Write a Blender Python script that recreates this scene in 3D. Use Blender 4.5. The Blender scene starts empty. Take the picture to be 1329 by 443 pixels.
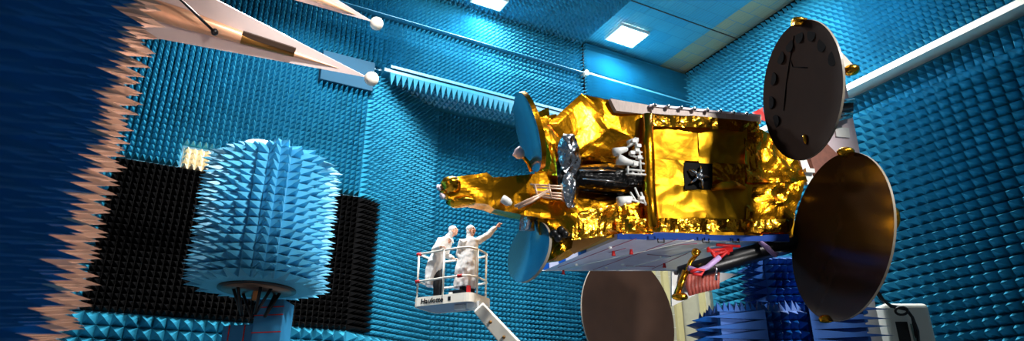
import bpy, bmesh, math, random
from math import sin, cos, pi, radians, sqrt, atan2
from mathutils import Vector, Matrix, noise
random.seed(7)
SC = bpy.context.scene
COL = SC.collection
V = Vector
# ------------------------------------------------------------------ camera frame
FPX = 870.0
PITCH = math.atan(359 / FPX)
CP, SP = cos(PITCH), sin(PITCH)
CAMZ = 1.6
CAM = V((0, 0, CAMZ))
RIGHT, FWD, UP = V((1, 0, 0)), V((0, CP, SP)), V((0, -SP, CP))
def ray(x, y):
    return RIGHT * ((x - 664.5) / FPX) + UP * ((221.5 - y) / FPX) + FWD
def at(x, y, depth):                       # a point seen at that pixel, depth metres ahead of the camera
    return CAM + ray(x, y) * depth
# room axes: D1 runs along the back wall, D2 points into the room at right angles to it
TH = radians(61.8)
D1 = V((sin(TH), cos(TH), 0)); D2 = V((-cos(TH), sin(TH), 0)); UZ = V((0, 0, 1))
def room(l, d, z):
    return D1 * l + D2 * d + UZ * z
def hit(x, y, p0, n):
    r = ray(x, y)
    return CAM + r * ((p0 - CAM).dot(n) / r.dot(n))
# spacecraft axes: A along its body, B away from the camera, K up
SA = V((1, .06, .24)).normalized(); SB_ = V((-223, 253, 870)).normalized()
def c2w(v):
    return RIGHT * v.x - UP * v.y + FWD * v.z
A = c2w(SA).normalized(); B = c2w(SB_); B = (B - A * B.dot(A)).normalized(); K = A.cross(B); K = K if K.z > 0 else -K
S0 = at(870, 230, 15.0)
def S(u, v, w):
    return S0 + A * u + B * v + K * w
def F(x, y, v=0.0):                        # pixel -> point on the spacecraft plane v metres behind its front face
    return hit(x, y, S0 + B * v, B)

# ------------------------------------------------------------------ materials
def nt(name):
    m = bpy.data.materials.new(name); m.use_nodes = True
    t = m.node_tree; t.nodes.clear()
    o = t.nodes.new('ShaderNodeOutputMaterial'); b = t.nodes.new('ShaderNodeBsdfPrincipled')
    t.links.new(b.outputs[0], o.inputs[0])
    return m, t, b
def lin(c):
    return tuple(((x / 255) / 12.92 if x / 255 <= .04045 else ((x / 255 + .055) / 1.055) ** 2.4) for x in c) + (1,)
def mat(name, rgb, rough=.5, metal=0., var=.1, scale=6., bump=0., bscale=30., spec=.5, stretch=(1, 1, 1), coat=0.):
    m, t, b = nt(name)
    N, L = t.nodes.new, t.links.new
    c = lin(rgb)
    b.inputs['Roughness'].default_value = rough; b.inputs['Metallic'].default_value = metal
    b.inputs['Specular IOR Level'].default_value = spec; b.inputs['Coat Weight'].default_value = coat
    tc = N('ShaderNodeTexCoord'); mp = N('ShaderNodeMapping'); mp.inputs['Scale'].default_value = stretch
    L(tc.outputs['Object'], mp.inputs[0])
    n = N('ShaderNodeTexNoise'); n.inputs['Scale'].default_value = scale; n.inputs['Detail'].default_value = 4
    L(mp.outputs[0], n.inputs[0])
    mx = N('ShaderNodeMix'); mx.data_type = 'RGBA'
    mx.inputs[6].default_value = tuple(x * (1 - var) for x in c[:3]) + (1,)
    mx.inputs[7].default_value = tuple(min(1, x * (1 + var)) for x in c[:3]) + (1,)
    L(n.outputs[0], mx.inputs[0]); L(mx.outputs[2], b.inputs['Base Color'])
    if bump:
        n2 = N('ShaderNodeTexNoise'); n2.inputs['Scale'].default_value = bscale; n2.inputs['Detail'].default_value = 3
        L(mp.outputs[0], n2.inputs[0])
        bp = N('ShaderNodeBump'); bp.inputs['Strength'].default_value = bump; bp.inputs['Distance'].default_value = .02
        L(n2.outputs[0], bp.inputs['Height']); L(bp.outputs[0], b.inputs['Normal'])
    return m
def foam(name, rgb, rough=.42, var=.16, spec=.5, tile=.62):     # painted foam: each moulded block a slightly different shade
    m, t, b = nt(name)
    N, L = t.nodes.new, t.links.new
    c = lin(rgb)
    b.inputs['Roughness'].default_value = rough; b.inputs['Specular IOR Level'].default_value = spec
    tc = N('ShaderNodeTexCoord')
    sn = N('ShaderNodeVectorMath'); sn.operation = 'SNAP'; sn.inputs[1].default_value = (tile, tile, tile)
    wn = N('ShaderNodeTexWhiteNoise'); L(tc.outputs['Object'], sn.inputs[0]); L(sn.outputs[0], wn.inputs[0])
    n = N('ShaderNodeTexNoise'); n.inputs['Scale'].default_value = 7; n.inputs['Detail'].default_value = 5
    L(tc.outputs['Object'], n.inputs[0])
    ad = N('ShaderNodeMath'); ad.operation = 'MULTIPLY_ADD'; ad.inputs[1].default_value = .5
    L(wn.outputs[0], ad.inputs[0])
    hv = N('ShaderNodeMath'); hv.operation = 'MULTIPLY'; hv.inputs[1].default_value = .5
    L(n.outputs[0], hv.inputs[0]); L(hv.outputs[0], ad.inputs[2])
    mx = N('ShaderNodeMix'); mx.data_type = 'RGBA'
    mx.inputs[6].default_value = tuple(x * (1 - var) for x in c[:3]) + (1,)
    mx.inputs[7].default_value = tuple(min(1, x * (1 + var)) for x in c[:3]) + (1,)
    L(ad.outputs[0], mx.inputs[0]); L(mx.outputs[2], b.inputs['Base Color'])
    return m
def foilmat(name, rgb, rough=.2, bump=.5, scale=5., metal=1., fine=22.):   # crinkled metallised film
    m, t, b = nt(name)
    N, L = t.nodes.new, t.links.new
    c = lin(rgb)
    b.inputs['Roughness'].default_value = rough; b.inputs['Metallic'].default_value = metal
    tc = N('ShaderNodeTexCoord')
    n0 = N('ShaderNodeTexNoise'); n0.inputs['Scale'].default_value = 3.; n0.inputs['Detail'].default_value = 3
    L(tc.outputs['Object'], n0.inputs[0])
    va = N('ShaderNodeVectorMath'); va.operation = 'MULTIPLY_ADD'; va.inputs[1].default_value = (.5, .5, .5)
    L(n0.outputs[1], va.inputs[0]); L(tc.outputs['Object'], va.inputs[2])
    v1 = N('ShaderNodeTexVoronoi'); v1.inputs['Scale'].default_value = scale; L(va.outputs[0], v1.inputs[0])
    v2 = N('ShaderNodeTexVoronoi'); v2.inputs['Scale'].default_value = fine; L(va.outputs[0], v2.inputs[0])
    ma = N('ShaderNodeMath'); ma.operation = 'MULTIPLY_ADD'; ma.inputs[1].default_value = .13
    L(v2.outputs[0], ma.inputs[0]); L(v1.outputs[0], ma.inputs[2])
    n3 = N('ShaderNodeTexNoise'); n3.inputs['Scale'].default_value = scale * .55; n3.inputs['Detail'].default_value = 2; n3.inputs['Distortion'].default_value = 1.2
    L(tc.outputs['Object'], n3.inputs[0])
    rg = N('ShaderNodeMath'); rg.operation = 'SUBTRACT'; rg.inputs[1].default_value = .5; L(n3.outputs[0], rg.inputs[0])
    ra = N('ShaderNodeMath'); ra.operation = 'ABSOLUTE'; L(rg.outputs[0], ra.inputs[0])
    rm = N('ShaderNodeMath'); rm.operation = 'MULTIPLY_ADD'; rm.inputs[1].default_value = 1.6
    L(ra.outputs[0], rm.inputs[0]); L(ma.outputs[0], rm.inputs[2]); ma = rm
    bp = N('ShaderNodeBump'); bp.inputs['Strength'].default_value = bump; bp.inputs['Distance'].default_value = .08
    L(ma.outputs[0], bp.inputs['Height']); L(bp.outputs[0], b.inputs['Normal'])
    mx = N('ShaderNodeMix'); mx.data_type = 'RGBA'
    mx.inputs[6].default_value = tuple(x * .82 for x in c[:3]) + (1,); mx.inputs[7].default_value = c
    L(n0.outputs[0], mx.inputs[0]); L(mx.outputs[2], b.inputs['Base Color'])
    return m
def emit(name, rgb, s):
    m, t, b = nt(name)
    b.inputs['Base Color'].default_value = lin(rgb); b.inputs['Emission Color'].default_value = lin(rgb)
    b.inputs['Emission Strength'].default_value = s
    return m
def tiles(name, rgb, rgb2):                # lay-in ceiling panels in the room's own directions
    m, t, b = nt(name)
    N, L = t.nodes.new, t.links.new
    b.inputs['Roughness'].default_value = .42
    tc = N('ShaderNodeTexCoord'); mp = N('ShaderNodeMapping'); mp.vector_type = 'POINT'
    mp.inputs['Rotation'].default_value = (0, 0, -(pi / 2 - TH))
    L(tc.outputs['Object'], mp.inputs[0])
    br = N('ShaderNodeTexBrick'); br.offset = 0.35; br.inputs['Scale'].default_value = 1
    br.inputs['Brick Width'].default_value = .95; br.inputs['Row Height'].default_value = .62
    br.inputs['Mortar Size'].default_value = .012; br.inputs['Bias'].default_value = -.2
    br.inputs['Color1'].default_value = lin(rgb); br.inputs['Color2'].default_value = lin(rgb2)
    br.inputs['Mortar'].default_value = lin((46, 124, 150))
    L(mp.outputs[0], br.inputs[0])
    L(br.outputs[0], b.inputs['Base Color'])
    wv = N('ShaderNodeTexWave'); wv.bands_direction = 'X'; wv.inputs['Scale'].default_value = 2.6; wv.inputs['Distortion'].default_value = .2
    L(mp.outputs[0], wv.inputs[0])
    bp = N('ShaderNodeBump'); bp.inputs['Strength'].default_value = .35; bp.inputs['Distance'].default_value = .03
    L(wv.outputs[1], bp.inputs['Height']); L(bp.outputs[0], b.inputs['Normal'])
    return m
M = {}
M['blue'] = foam('blue foam', (37, 130, 160))
M['blue_hi'] = foam('bright blue foam', (82, 172, 208))
M['deep'] = foam('deep blue foam', (0, 78, 158), rough=.45)
M['navy'] = foam('navy foam', (34, 116, 170), rough=.65, spec=.2)
M['black'] = foam('black foam', (6, 6, 7), rough=.65, spec=.12)
M['cream'] = foam('cream foam', (235, 222, 190))
M['tip'] = foam('warm lit tip foam', (204, 178, 162), rough=.7, spec=.2)
M['ceil'] = tiles('ceiling panels', (50, 142, 172), (72, 152, 174))
M['sand'] = tiles('sand ceiling panels', (150, 148, 118), (120, 140, 130))
M['trim'] = mat('painted steel trim', (205, 205, 195), .5)
M['trimb'] = mat('blue painted trim', (50, 128, 158), .5)
M['floor'] = mat('grey floor', (90, 95, 100), .6)
M['gold'] = foilmat('gold film', (238, 160, 28), .24, .13, 2.4, fine=12.)
M['gold2'] = foilmat('gold film smooth', (226, 166, 34), .44, .12, 2.4, fine=9.)
M['gold3'] = foilmat('gold film crushed', (250, 176, 44), .2, .25, 3.5, fine=12.)
M['silver'] = foilmat('silver film', (225, 228, 235), .16, .35, 4., fine=14.)
M['blackfilm'] = foilmat('black film', (7, 7, 8), .25, .3, 4., metal=.0, fine=12.)
M['dish'] = mat('brown carbon', (64, 44, 30), .16, .3, .25, 2.5, .02, 60., spec=.4)
M['dishmatt'] = mat('matt brown carbon', (38, 25, 19), .7, 0, .25, 2.5, .03, 60., spec=.03)
M['dishdark'] = mat('dark carbon patch', (15, 14, 15), .7, 0, spec=.02)
M['bluedish'] = foilmat('wall tinted mirror film', (70, 150, 180), .16, .02, 1.2, metal=.75, fine=5.)  # blue of the reflected wall put into the base colour
M['white'] = mat('white paint', (232, 232, 228), .4)
M['whitewarm'] = mat('warm white paint', (236, 230, 215), .4)
M['panel'] = mat('white radiator', (200, 202, 228), .28, 0, .2, 2.5, .05, 8.)
M['pinkpanel'] = mat('pale pink panel', (222, 205, 212), .4, 0, .05)
M['tape'] = mat('blue tape', (12, 70, 165), .35)
M['red'] = mat('red tape', (200, 30, 30), .5)
M['lilac'] = mat('lilac sleeve', (170, 140, 190), .5)
M['blackm'] = mat('black paint', (14, 14, 16), .35)
M['chrome'] = mat('bright metal', (210, 212, 215), .15, 1.)
M['skin'] = mat('skin', (226, 168, 138), .5, 0, .06)
M['coat'] = mat('white coat cloth', (226, 223, 218), .8, 0, .03, 20, .15, 25)
M['cap'] = mat('white cap cloth', (214, 212, 208), .8, 0, .03, 20, .3, 60)
M['trouser'] = mat('dark trouser cloth', (20, 20, 24), .8)
M['eye'] = mat('dark eye', (40, 25, 20), .3)
M['lip'] = mat('lip', (180, 95, 85), .5)
M['vane'] = mat('pink beige sheet', (218, 200, 196), .75, 0, .04)
M['copper'] = mat('copper sheet', (240, 182, 142), .38, .35, .06, 3)
M['brass'] = mat('bronze cover', (150, 105, 50), .35, .7)
M['darkbr'] = mat('dark bronze', (70, 52, 40), .5, .4)
M['cable'] = mat('black cable', (16, 16, 18), .4)
M['red2'] = mat('red brown wiring', (150, 70, 60), .5, 0, .6, 30)
M['foamwrap'] = mat('blue wrap', (40, 130, 180), .45, 0, .08, 3)
M['door'] = mat('cream door leaf', (158, 157, 138), .6)
M['doory'] = mat('yellow cream pilaster', (172, 164, 118), .6)
M['orange'] = mat('warm reflector', (225, 150, 90), .3, .7)
M['lamp'] = emit('lamp diffuser', (255, 255, 250), 40)

# ------------------------------------------------------------------ mesh builder
ORG = {}
class MB:
    def __init__(self): self.v = []; self.f = []; self.m = []; self.s = []
    def add(self, vs, fs, mi=0, smooth=False):
        o = len(self.v); self.v += [V(p) for p in vs]
        for f in fs:
            self.f.append([i + o for i in f]); self.m.append(mi); self.s.append(smooth)
    def hexa(self, p, mi=0):               # 8 corners: 0-3 one side, 4-7 the opposite side
        self.add(p, [(3, 2, 1, 0), (4, 5, 6, 7), (0, 1, 5, 4), (1, 2, 6, 5), (2, 3, 7, 6), (3, 0, 4, 7)], mi)
    def box(self, c, x, y, z, mi=0):       # half-extent vectors
        c = V(c)
        self.hexa([c - x - y - z, c + x - y - z, c + x + y - z, c - x + y - z, c - x - y + z, c + x - y + z, c + x + y + z, c - x + y + z], mi)
    def prism(self, pts, off, mi=0):
        n = len(pts); off = V(off)
        self.add([V(p) for p in pts] + [V(p) + off for p in pts], [tuple(range(n))[::-1], tuple(range(n, 2 * n))] + [(i, (i + 1) % n, n + (i + 1) % n, n + i) for i in range(n)], mi)
    def tube(self, pts, r, n=10, mi=0, smooth=True, cap=True, flat=1.):
        pts = [V(p) for p in pts]; k = len(pts)
        rs = r if isinstance(r, (list, tuple)) else [r] * k
        vs = []; prev = None
        for i, p in enumerate(pts):
            t = (pts[min(i + 1, k - 1)] - pts[max(i - 1, 0)]).normalized()
            if prev is None:
                a = t.cross(UZ) if abs(t.z) < .95 else t.cross(V((1, 0, 0)))
            else: a = prev - t * prev.dot(t)
            a.normalize(); b = t.cross(a); prev = a
            for j in range(n):
                q = 2 * pi * j / n
                vs.append(p + a * cos(q) * rs[i] + b * sin(q) * rs[i] * flat)
        fs = [(i * n + j, i * n + (j + 1) % n, (i + 1) * n + (j + 1) % n, (i + 1) * n + j) for i in range(k - 1) for j in range(n)]
        if cap: fs += [tuple(range(n))[::-1], tuple(range((k - 1) * n, k * n))]
        self.add(vs, fs, mi, smooth)
    def ball(self, c, r, n=16, mi=0, ax=None):
        c = V(c); r = r if isinstance(r, (tuple, list)) else (r, r, r)
        ax = ax or (V((1, 0, 0)), V((0, 1, 0)), UZ)
        h = n // 2; vs = []; fs = []
        for i in range(1, h):
            q = pi * i / h
            for j in range(n):
                g = 2 * pi * j / n
                vs.append(c + ax[0] * (r[0] * sin(q) * cos(g)) + ax[1] * (r[1] * sin(q) * sin(g)) + ax[2] * (r[2] * cos(q)))
        vs += [c + ax[2] * r[2], c - ax[2] * r[2]]; t, b = len(vs) - 2, len(vs) - 1
        for i in range(h - 2):
            for j in range(n): fs.append((i * n + j, (i + 1) * n + j, (i + 1) * n + (j + 1) % n, i * n + (j + 1) % n))
        for j in range(n):
            fs.append((t, j, (j + 1) % n)); fs.append((b, (h - 2) * n + (j + 1) % n, (h - 2) * n + j))
        self.add(vs, fs, mi, True)
    def pyr(self, c, x, y, n, mi=0, jit=.0, droop=0., tipmi=None, tipat=.5):      # base half vectors x, y, height vector n
        ap = c + n + V((random.uniform(-1, 1), random.uniform(-1, 1), random.uniform(-1, 1))) * jit - UZ * droop
        b = [c - x - y, c + x - y, c + x + y, c - x + y]
        if tipmi is None:
            self.add(b + [ap], [(0, 1, 4), (1, 2, 4), (2, 3, 4), (3, 0, 4)], mi)
        else:
            q = [p.lerp(ap, tipat) for p in b]
            self.add(b + q, [(i, (i + 1) % 4, 4 + (i + 1) % 4, 4 + i) for i in range(4)], mi)
            self.add(q + [ap], [(0, 1, 4), (1, 2, 4), (2, 3, 4), (3, 0, 4)], tipmi)
    def pyrs(self, o, e1, e2, n, w, h, pitch, length, mi=0, skip=None, jit=.012, droop=.02, pick=None, slab=.06, **kw):
        # a field of pyramids on the rectangle o + a*e1 + b*e2 (w by h) and the slab they grow from
        pa, pb = pitch if isinstance(pitch, tuple) else (pitch, pitch)
        n1 = max(1, round(w / pa)); n2 = max(1, round(h / pb)); p1 = w / n1; p2 = h / n2
        for i in range(n1):
            for j in range(n2):
                a, b = (i + .5) * p1, (j + .5) * p2
                if skip and skip(a, b): continue
                self.pyr(o + e1 * a + e2 * b, e1 * (p1 * .5), e2 * (p2 * .5), n * (length * random.uniform(.95, 1.05)), mi if not pick else pick(a, b), jit, droop, **kw)
    def build(self, name, mats, parent=None, kind=None, label=None):
        org = ORG.get(parent.name, V((0, 0, 0))) if parent else V((0, 0, 0))
        me = bpy.data.meshes.new(name)
        me.from_pydata([tuple(p - org) for p in self.v], [], self.f)
        for m in (mats if isinstance(mats, (list, tuple)) else [mats]): me.materials.append(m)
        me.polygons.foreach_set('material_index', self.m)
        me.polygons.foreach_set('use_smooth', self.s)
        me.update()
        o = bpy.data.objects.new(name, me); COL.objects.link(o)
        if parent: o.parent = parent; ORG[o.name] = org
        if kind: o['kind'] = kind
        if label: o['label'] = label
        return o
def bevel(o, w=.01, seg=2):
    b = o.modifiers.new('bevel', 'BEVEL'); b.width = w; b.segments = seg; b.limit_method = 'ANGLE'; return o
def fixn(o):
    bm = bmesh.new(); bm.from_mesh(o.data); bmesh.ops.recalc_face_normals(bm, faces=bm.faces); bm.to_mesh(o.data); bm.free(); return o
def tag(o, label, cat, group=None, kind=None):
    o['label'] = label; o['category'] = cat
    if group: o['group'] = group
    if kind: o['kind'] = kind
    return o
def thing(name, loc, label, cat, group=None):
    o = bpy.data.objects.new(name, None); COL.objects.link(o); o.location = loc; o.empty_display_size = .2
    ORG[o.name] = V(loc); return tag(o, label, cat, group)
def centred(o):                            # move a top-level mesh's origin to its own base
    vs = [v.co for v in o.data.vertices]
    c = V((sum(v.x for v in vs) / len(vs), sum(v.y for v in vs) / len(vs), min(v.z for v in vs)))
    o.data.transform(Matrix.Translation(-c)); o.location = c; return o

# crumpled film
def crumple(p, amp, sc, seed, fine=.1):
    q = p * sc + V((seed * 7.3, seed * 3.1, seed * 1.7))
    w = q + noise.noise_vector(q * .7) * .6
    h = noise.noise(w * .5) * .9
    h += (abs(noise.noise(w)) - .25) * -.9
    d = noise.voronoi(w * 1.3)[0]
    h += (d[1] - d[0]) * .35
    if fine:
        d = noise.voronoi(w * 3.1)[0]
        h += d[0] * fine
    return h * amp
def foil(mb, pts, nu=26, nv=26, amp=.06, sc=1.6, seed=1, sag=0., out=None, mi=0, smooth=False, border=False, fine=.1, petal=False):
    # pts: 4 corner points (tl, tr, br, bl) in space
    tl, tr, br, bl = [V(p) for p in pts]
    n = (tr - tl).cross(bl - tl).normalized()
    if n.dot(CAM - tl) < 0: n = -n
    if out is not None: n = V(out)
    vs = []
    for j in range(nv + 1):
        for i in range(nu + 1):
            a, b = i / nu, j / nv
            a_ = .5 + (a - .5) * sqrt(sin(pi * (.06 + .88 * b))) if petal else a
            p = tl.lerp(tr, a_).lerp(bl.lerp(br, a_), b)
            k = 1. if not border else min(1, 8 * min(a, 1 - a, b, 1 - b))
            d = crumple(p, amp, sc, seed, fine) * k + sag * sin(pi * a) * sin(pi * b)
            vs.append(p + n * d)
    fs = []
    for j in range(nv):
        for i in range(nu):
            q = (j * (nu + 1) + i, j * (nu + 1) + i + 1, (j + 1) * (nu + 1) + i + 1, (j + 1) * (nu + 1) + i)
            if smooth: fs.append(q)
            else:
                if (i + j) % 2: fs += [(q[0], q[1], q[2]), (q[0], q[2], q[3])]
                else: fs += [(q[0], q[1], q[3]), (q[1], q[2], q[3])]
    mb.add(vs, fs, mi, smooth)
def wad(mb, c, r, amp=.4, sc=6., seed=1, n=20, mi=0, ax=None):   # a crushed lump of film
    k = len(mb.v); mb.ball(c, r, n, mi, ax); c = V(c)
    for i in range(k, len(mb.v)):
        d = mb.v[i] - c; mb.v[i] = c + d * (1 + crumple(mb.v[i], amp, sc, seed))
    for i in range(len(mb.s)):
        pass
    return mb

# ================================================================== THE SETTING
DW, DR = 19.0, 20.5                        # back wall and the recess behind it
LR = 18.7                                  # right wall
ZC, ZL2, ZRAIL, ZLED = 16.6, 14.42, 15.1, 13.05
PL = .16
b = MB(); b.box(room(8, 6, -.1), D1 * 14, D2 * 18, UZ * .1); b.build('floor', M['floor'], kind='structure')
# ceiling: panels, absorber field on its left part, sand strip by the right wall
b = MB()
def cquad(l0, l1, d0, d1, z, mi): b.add([room(l0, d0, z), room(l1, d0, z), room(l1, d1, z), room(l0, d1, z)], [(0, 1, 2, 3)], mi)
cquad(-3, 13.3, 6, 18.95, ZC, 0); cquad(13.3, 17.2, 6, 18.95, ZC, 0); cquad(17.2, LR + .4, 6, 18.95, ZC, 1)
for a in (0,):
    b.add([room(-3, 6, ZC + .3), room(LR + .4, 6, ZC + .3), room(LR + .4, 20.8, ZC + .3), room(-3, 20.8, ZC + .3)], [(0, 1, 2, 3)], 0)
def grey_patch(a, c): return 3 if (13.3 - 2.6 < a - 3 + .0 < 13.3 - .9 and 9.2 < c < 10.6) else 2
b.pyrs(room(4, 9, ZC - .001), D1, D2, -UZ, 9.3, 9.9, .2, .16, 2, jit=.006, droop=0)
b.build('ceiling', [M['ceil'], M['sand'], M['blue']], kind='structure')
b = MB()
for d in (15.7, 10.4): b.box(room(13.3 + 2.7, d, ZC - .01), D1 * 2.7, D2 * .02, UZ * .012, 0)
b.box(room(8, 18.86, ZC - .04), D1 * 11, D2 * .05, UZ * .04, 1)
b.build('trim_1', [M['darkbr'], M['trimb']], kind='structure')

# bend of the back wall: from (4.9,19) to (7.8,20.5)
P2a, P2b = room(4.9, DW, 0), room(7.8, DR, 0)
E2 = (P2b - P2a); W2L = E2.length; E2.normalize(); N2 = V((E2.y, -E2.x, 0)); N2 = N2 if N2.dot(-D2) > 0 else -N2
W1n = -D2
# black field limits
BX0, BZ0, BZ1 = -1.55, 4.62, 8.58
bk = hit(481, 340, P2a, N2); BW2 = (bk - P2a).dot(E2)
L0 = -2.6
b = MB()
b.box(room((L0 - .2 + 4.9) / 2, DW + .15, 6.55), D1 * ((4.9 - L0 + .2) / 2), D2 * .15, UZ * 6.6, 0)
HP = (3.3, 4.97, 12.1, 13.15)              # bare hatch panel
b.pyrs(room(L0, DW, 2.2), D1, UZ, W1n, 4.9 - L0, 2.4, .3, .42, 0, droop=.04)
b.pyrs(room(L0, DW, 4.6), D1, UZ, W1n, 4.9 - L0, 8.5, PL, .36, 0,
       skip=lambda a, c: (a + L0 > BX0 and c + 4.6 < BZ1) or (HP[0] < a + L0 and HP[2] < c + 4.6 < HP[3]) or (0 < a + L0 < .68 and BZ1 - .05 < c + 4.6 < 9.2))
# oblique stretch
b.prism([P2a, P2b, P2b + UZ * 12.95, P2a + UZ * 12.95], -N2 * .2, 0)
b.pyrs(P2a + UZ * 2.2, E2, UZ, N2, W2L, 2.4, .3, .36, 0, droop=.03)
b.pyrs(P2a + UZ * 4.6, E2, UZ, N2, W2L, 8.3, PL, .34, 0, skip=lambda a, c: a < BW2 and c + 4.6 < BZ1)
b.build('wall_left', [M['blue']], kind='structure')
b = MB()
b.pyrs(room(BX0, DW - .001, BZ0), D1, UZ, W1n, 4.9 - BX0, BZ1 - BZ0, PL, .34, 0)
b.pyrs(P2a + UZ * BZ0 + N2 * .001, E2, UZ, N2, BW2, BZ1 - BZ0, PL, .34, 0)
b.box(room((BX0 + 4.9) / 2, DW - .01, (BZ0 + BZ1) / 2), D1 * ((4.9 - BX0) / 2), D2 * .012, UZ * ((BZ1 - BZ0) / 2))
b.prism([P2a + UZ * BZ0 + N2 * .02, P2a + E2 * BW2 + UZ * BZ0 + N2 * .02, P2a + E2 * BW2 + UZ * BZ1 + N2 * .02, P2a + UZ * BZ1 + N2 * .02], -N2 * .03)
tag(centred(b.build('absorber_field', M['black'])), 'large black square of foam pyramids on the blue back wall, behind the spiky drum', 'absorber')
b = MB(); b.pyrs(room(0, DW - .002, BZ1 - .03), D1, UZ, W1n, .68, .62, PL * 1.05, .38, 0)
b.box(room(.34, DW - .02, BZ1 + .28), D1 * .34, D2 * .02, UZ * .31)
tag(centred(b.build('absorber_tile', M['cream'])), 'small cream foam pyramid tile at the top edge of the black wall square', 'absorber tile')
b = MB(); b.box(room((HP[0] + HP[1]) / 2, DW - .16, (HP[2] + HP[3]) / 2), D1 * ((HP[1] - HP[0]) / 2), D2 * .16, UZ * ((HP[3] - HP[2]) / 2))
o = bevel(b.build('wall_hatch', M['trimb']), .02); o.data.materials[0] = mat('teal panel', (5, 54, 76), .75, spec=.2)
tag(centred(o), 'smooth teal panel without spikes, high on the back wall behind the white ball tip', 'hatch')
# upper back wall above the ledge
b = MB()
b.box(room((L0 + LR) / 2, DW + .2, (13.1 + ZC) / 2), D1 * ((LR - L0) / 2 + .2), D2 * .2, UZ * ((ZC - 13.1) / 2))
b.pyrs(room(L0, DW, 13.2), D1, UZ, W1n, 13.3 - L0, ZL2 - 13.2, PL, .34, 0)
b.pyrs(room(L0, DW, ZL2), D1, UZ, W1n, 13.3 - L0, ZRAIL - ZL2, PL, .26, 0)
b.pyrs(room(L0, DW, ZRAIL + .04), D1, UZ, W1n, 13.3 - L0, ZC - ZRAIL - .1, PL, .3, 0)
# horizontal wedges on the right end
nz = 24
for i in range(nz):
    z0 = 13.2 + (ZC - .1 - 13.2) * i / nz; z1 = 13.2 + (ZC - .1 - 13.2) * (i + 1) / nz; zm = (z0 + z1) / 2
    b.add([room(13.3, DW, z0), room(LR, DW, z0), room(LR, DW, z1), room(13.3, DW, z1), room(13.3, DW - .4, zm), room(LR, DW - .4, zm)],
          [(0, 1, 5, 4), (4, 5, 2, 3), (0, 4, 3), (1, 2, 5)], 0)
b.build('wall_back', M['blue'], kind='structure')
b = MB()
b.box(room((13.2 + L0) / 2, DW - .17, ZRAIL + .01), D1 * ((13.2 - L0) / 2), D2 * .16, UZ * .009, 0)
b.box(room((LR + 13.4) / 2, DW - .17, ZRAIL + .0), D1 * ((LR - 13.4) / 2), D2 * .2, UZ * .045, 0)
b.box(room(13.3, DW - .2, ZRAIL), D1 * .06, D2 * .2, UZ * .1, 1)
b.box(room(13.3, DW - .1, (13.2 + ZC) / 2), D1 * .012, D2 * .1, UZ * ((ZC - 13.3) / 2), 3)
b.box(room((5.5 + LR) / 2, DW - .15, 13.16), D1 * ((LR - 5.5) / 2), D2 * .2, UZ * .05, 2)
b.build('trim_2', [M['trimb'], M['trim'], M['trimb'], M['blackm']], kind='structure')
# recess behind the ledge: soffit with hanging spikes and its own wall
b = MB()
b.box(room((5.4 + LR) / 2, (DW + DR) / 2 - .1, 13.02), D1 * ((LR - 5.4) / 2 + .1), D2 * .95, UZ * .06)
b.pyrs(room(5.5, DW - .3, 12.96), D1, D2, -UZ, LR - 5.5, .2, .2, .42, 0, droop=0)
b.pyrs(room(5.9, DW - .1, 12.96), D1, D2, -UZ, LR - 5.9, 1.3, .2, .1, 0, droop=0)
b.box(room((7.8 + LR) / 2, DR + .15, 6.5), D1 * ((LR - 7.8) / 2), D2 * .15, UZ * 6.5)
b.pyrs(room(7.8, DR, 3), D1, UZ, W1n, 13.75 - 7.8, 9.9, PL, .3, 0)
nz = 60
for i in range(nz):
    z0 = 3 + 9.9 * i / nz; z1 = 3 + 9.9 * (i + 1) / nz; zm = (z0 + z1) / 2
    b.add([room(13.75, DR, z0), room(17., DR, z0), room(17., DR, z1), room(13.75, DR, z1), room(13.75, DR - .3, zm), room(17., DR - .3, zm)],
          [(0, 1, 5, 4), (4, 5, 2, 3), (0, 4, 3), (1, 2, 5)], 0)
b.build('wall_far', M['blue'], kind='structure')
# cream door and pilasters in the far right corner
b = MB()
b.box(room(17.85, DR - .1, 4.7), D1 * .85, D2 * .06, UZ * 4.7, 0)
for l in (17.1, 17.75, 18.3): b.box(room(l, DR - .2, 4.7), D1 * .14, D2 * .1, UZ * 4.7, 1)
for k in range(18): b.box(room(17.85, DR - .165, .4 + k * .5), D1 * .85, D2 * .004, UZ * .006, 2)
b.box(room(LR - .08, 19.6, 4.7), D1 * .08, D2 * .85, UZ * 4.7, 0)
b.box(room(LR - .14, 19.1, 4.7), D1 * .12, D2 * .13, UZ * 4.7, 1)
b.build('door_1', [M['door'], M['doory'], M['trim']], kind='structure')
# right wall
b = MB()
d0, d1_ = 5.5, 20.6
b.box(room(LR + .2, (d0 + 18.6) / 2, ZC / 2), D1 * .2, D2 * ((18.6 - d0) / 2 + 1), UZ * (ZC / 2))
b.pyrs(room(LR, d0, 12.3), D2, UZ, -D1, 19 - d0, ZC - 12.35, .2, .34, 0)
b.pyrs(room(LR, d0, 11.2), D2, UZ, -D1, 19 - d0, .75, .25, .3, 0)
b.pyrs(room(LR, d0, 2.2), D2, UZ, -D1, 18.4 - d0, 9.0, (.33, .27), .52, 0, droop=.04)
for k in range(70):                        # dark serrated edging under the ceiling
    b.pyr(room(LR - .1, d0 + k * .19, ZC - .02), D2 * .09, D1 * .09, -UZ * .22, 1, .01, 0)
b.build('wall_right', [M['blue'], M['black']], kind='structure')
b = MB(); b.box(room(LR - .28, (d0 + 19) / 2, 12.12), D1 * .28, D2 * ((19 - d0) / 2), UZ * .1)
b.build('trim_3', M['trim'], kind='structure')
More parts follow.
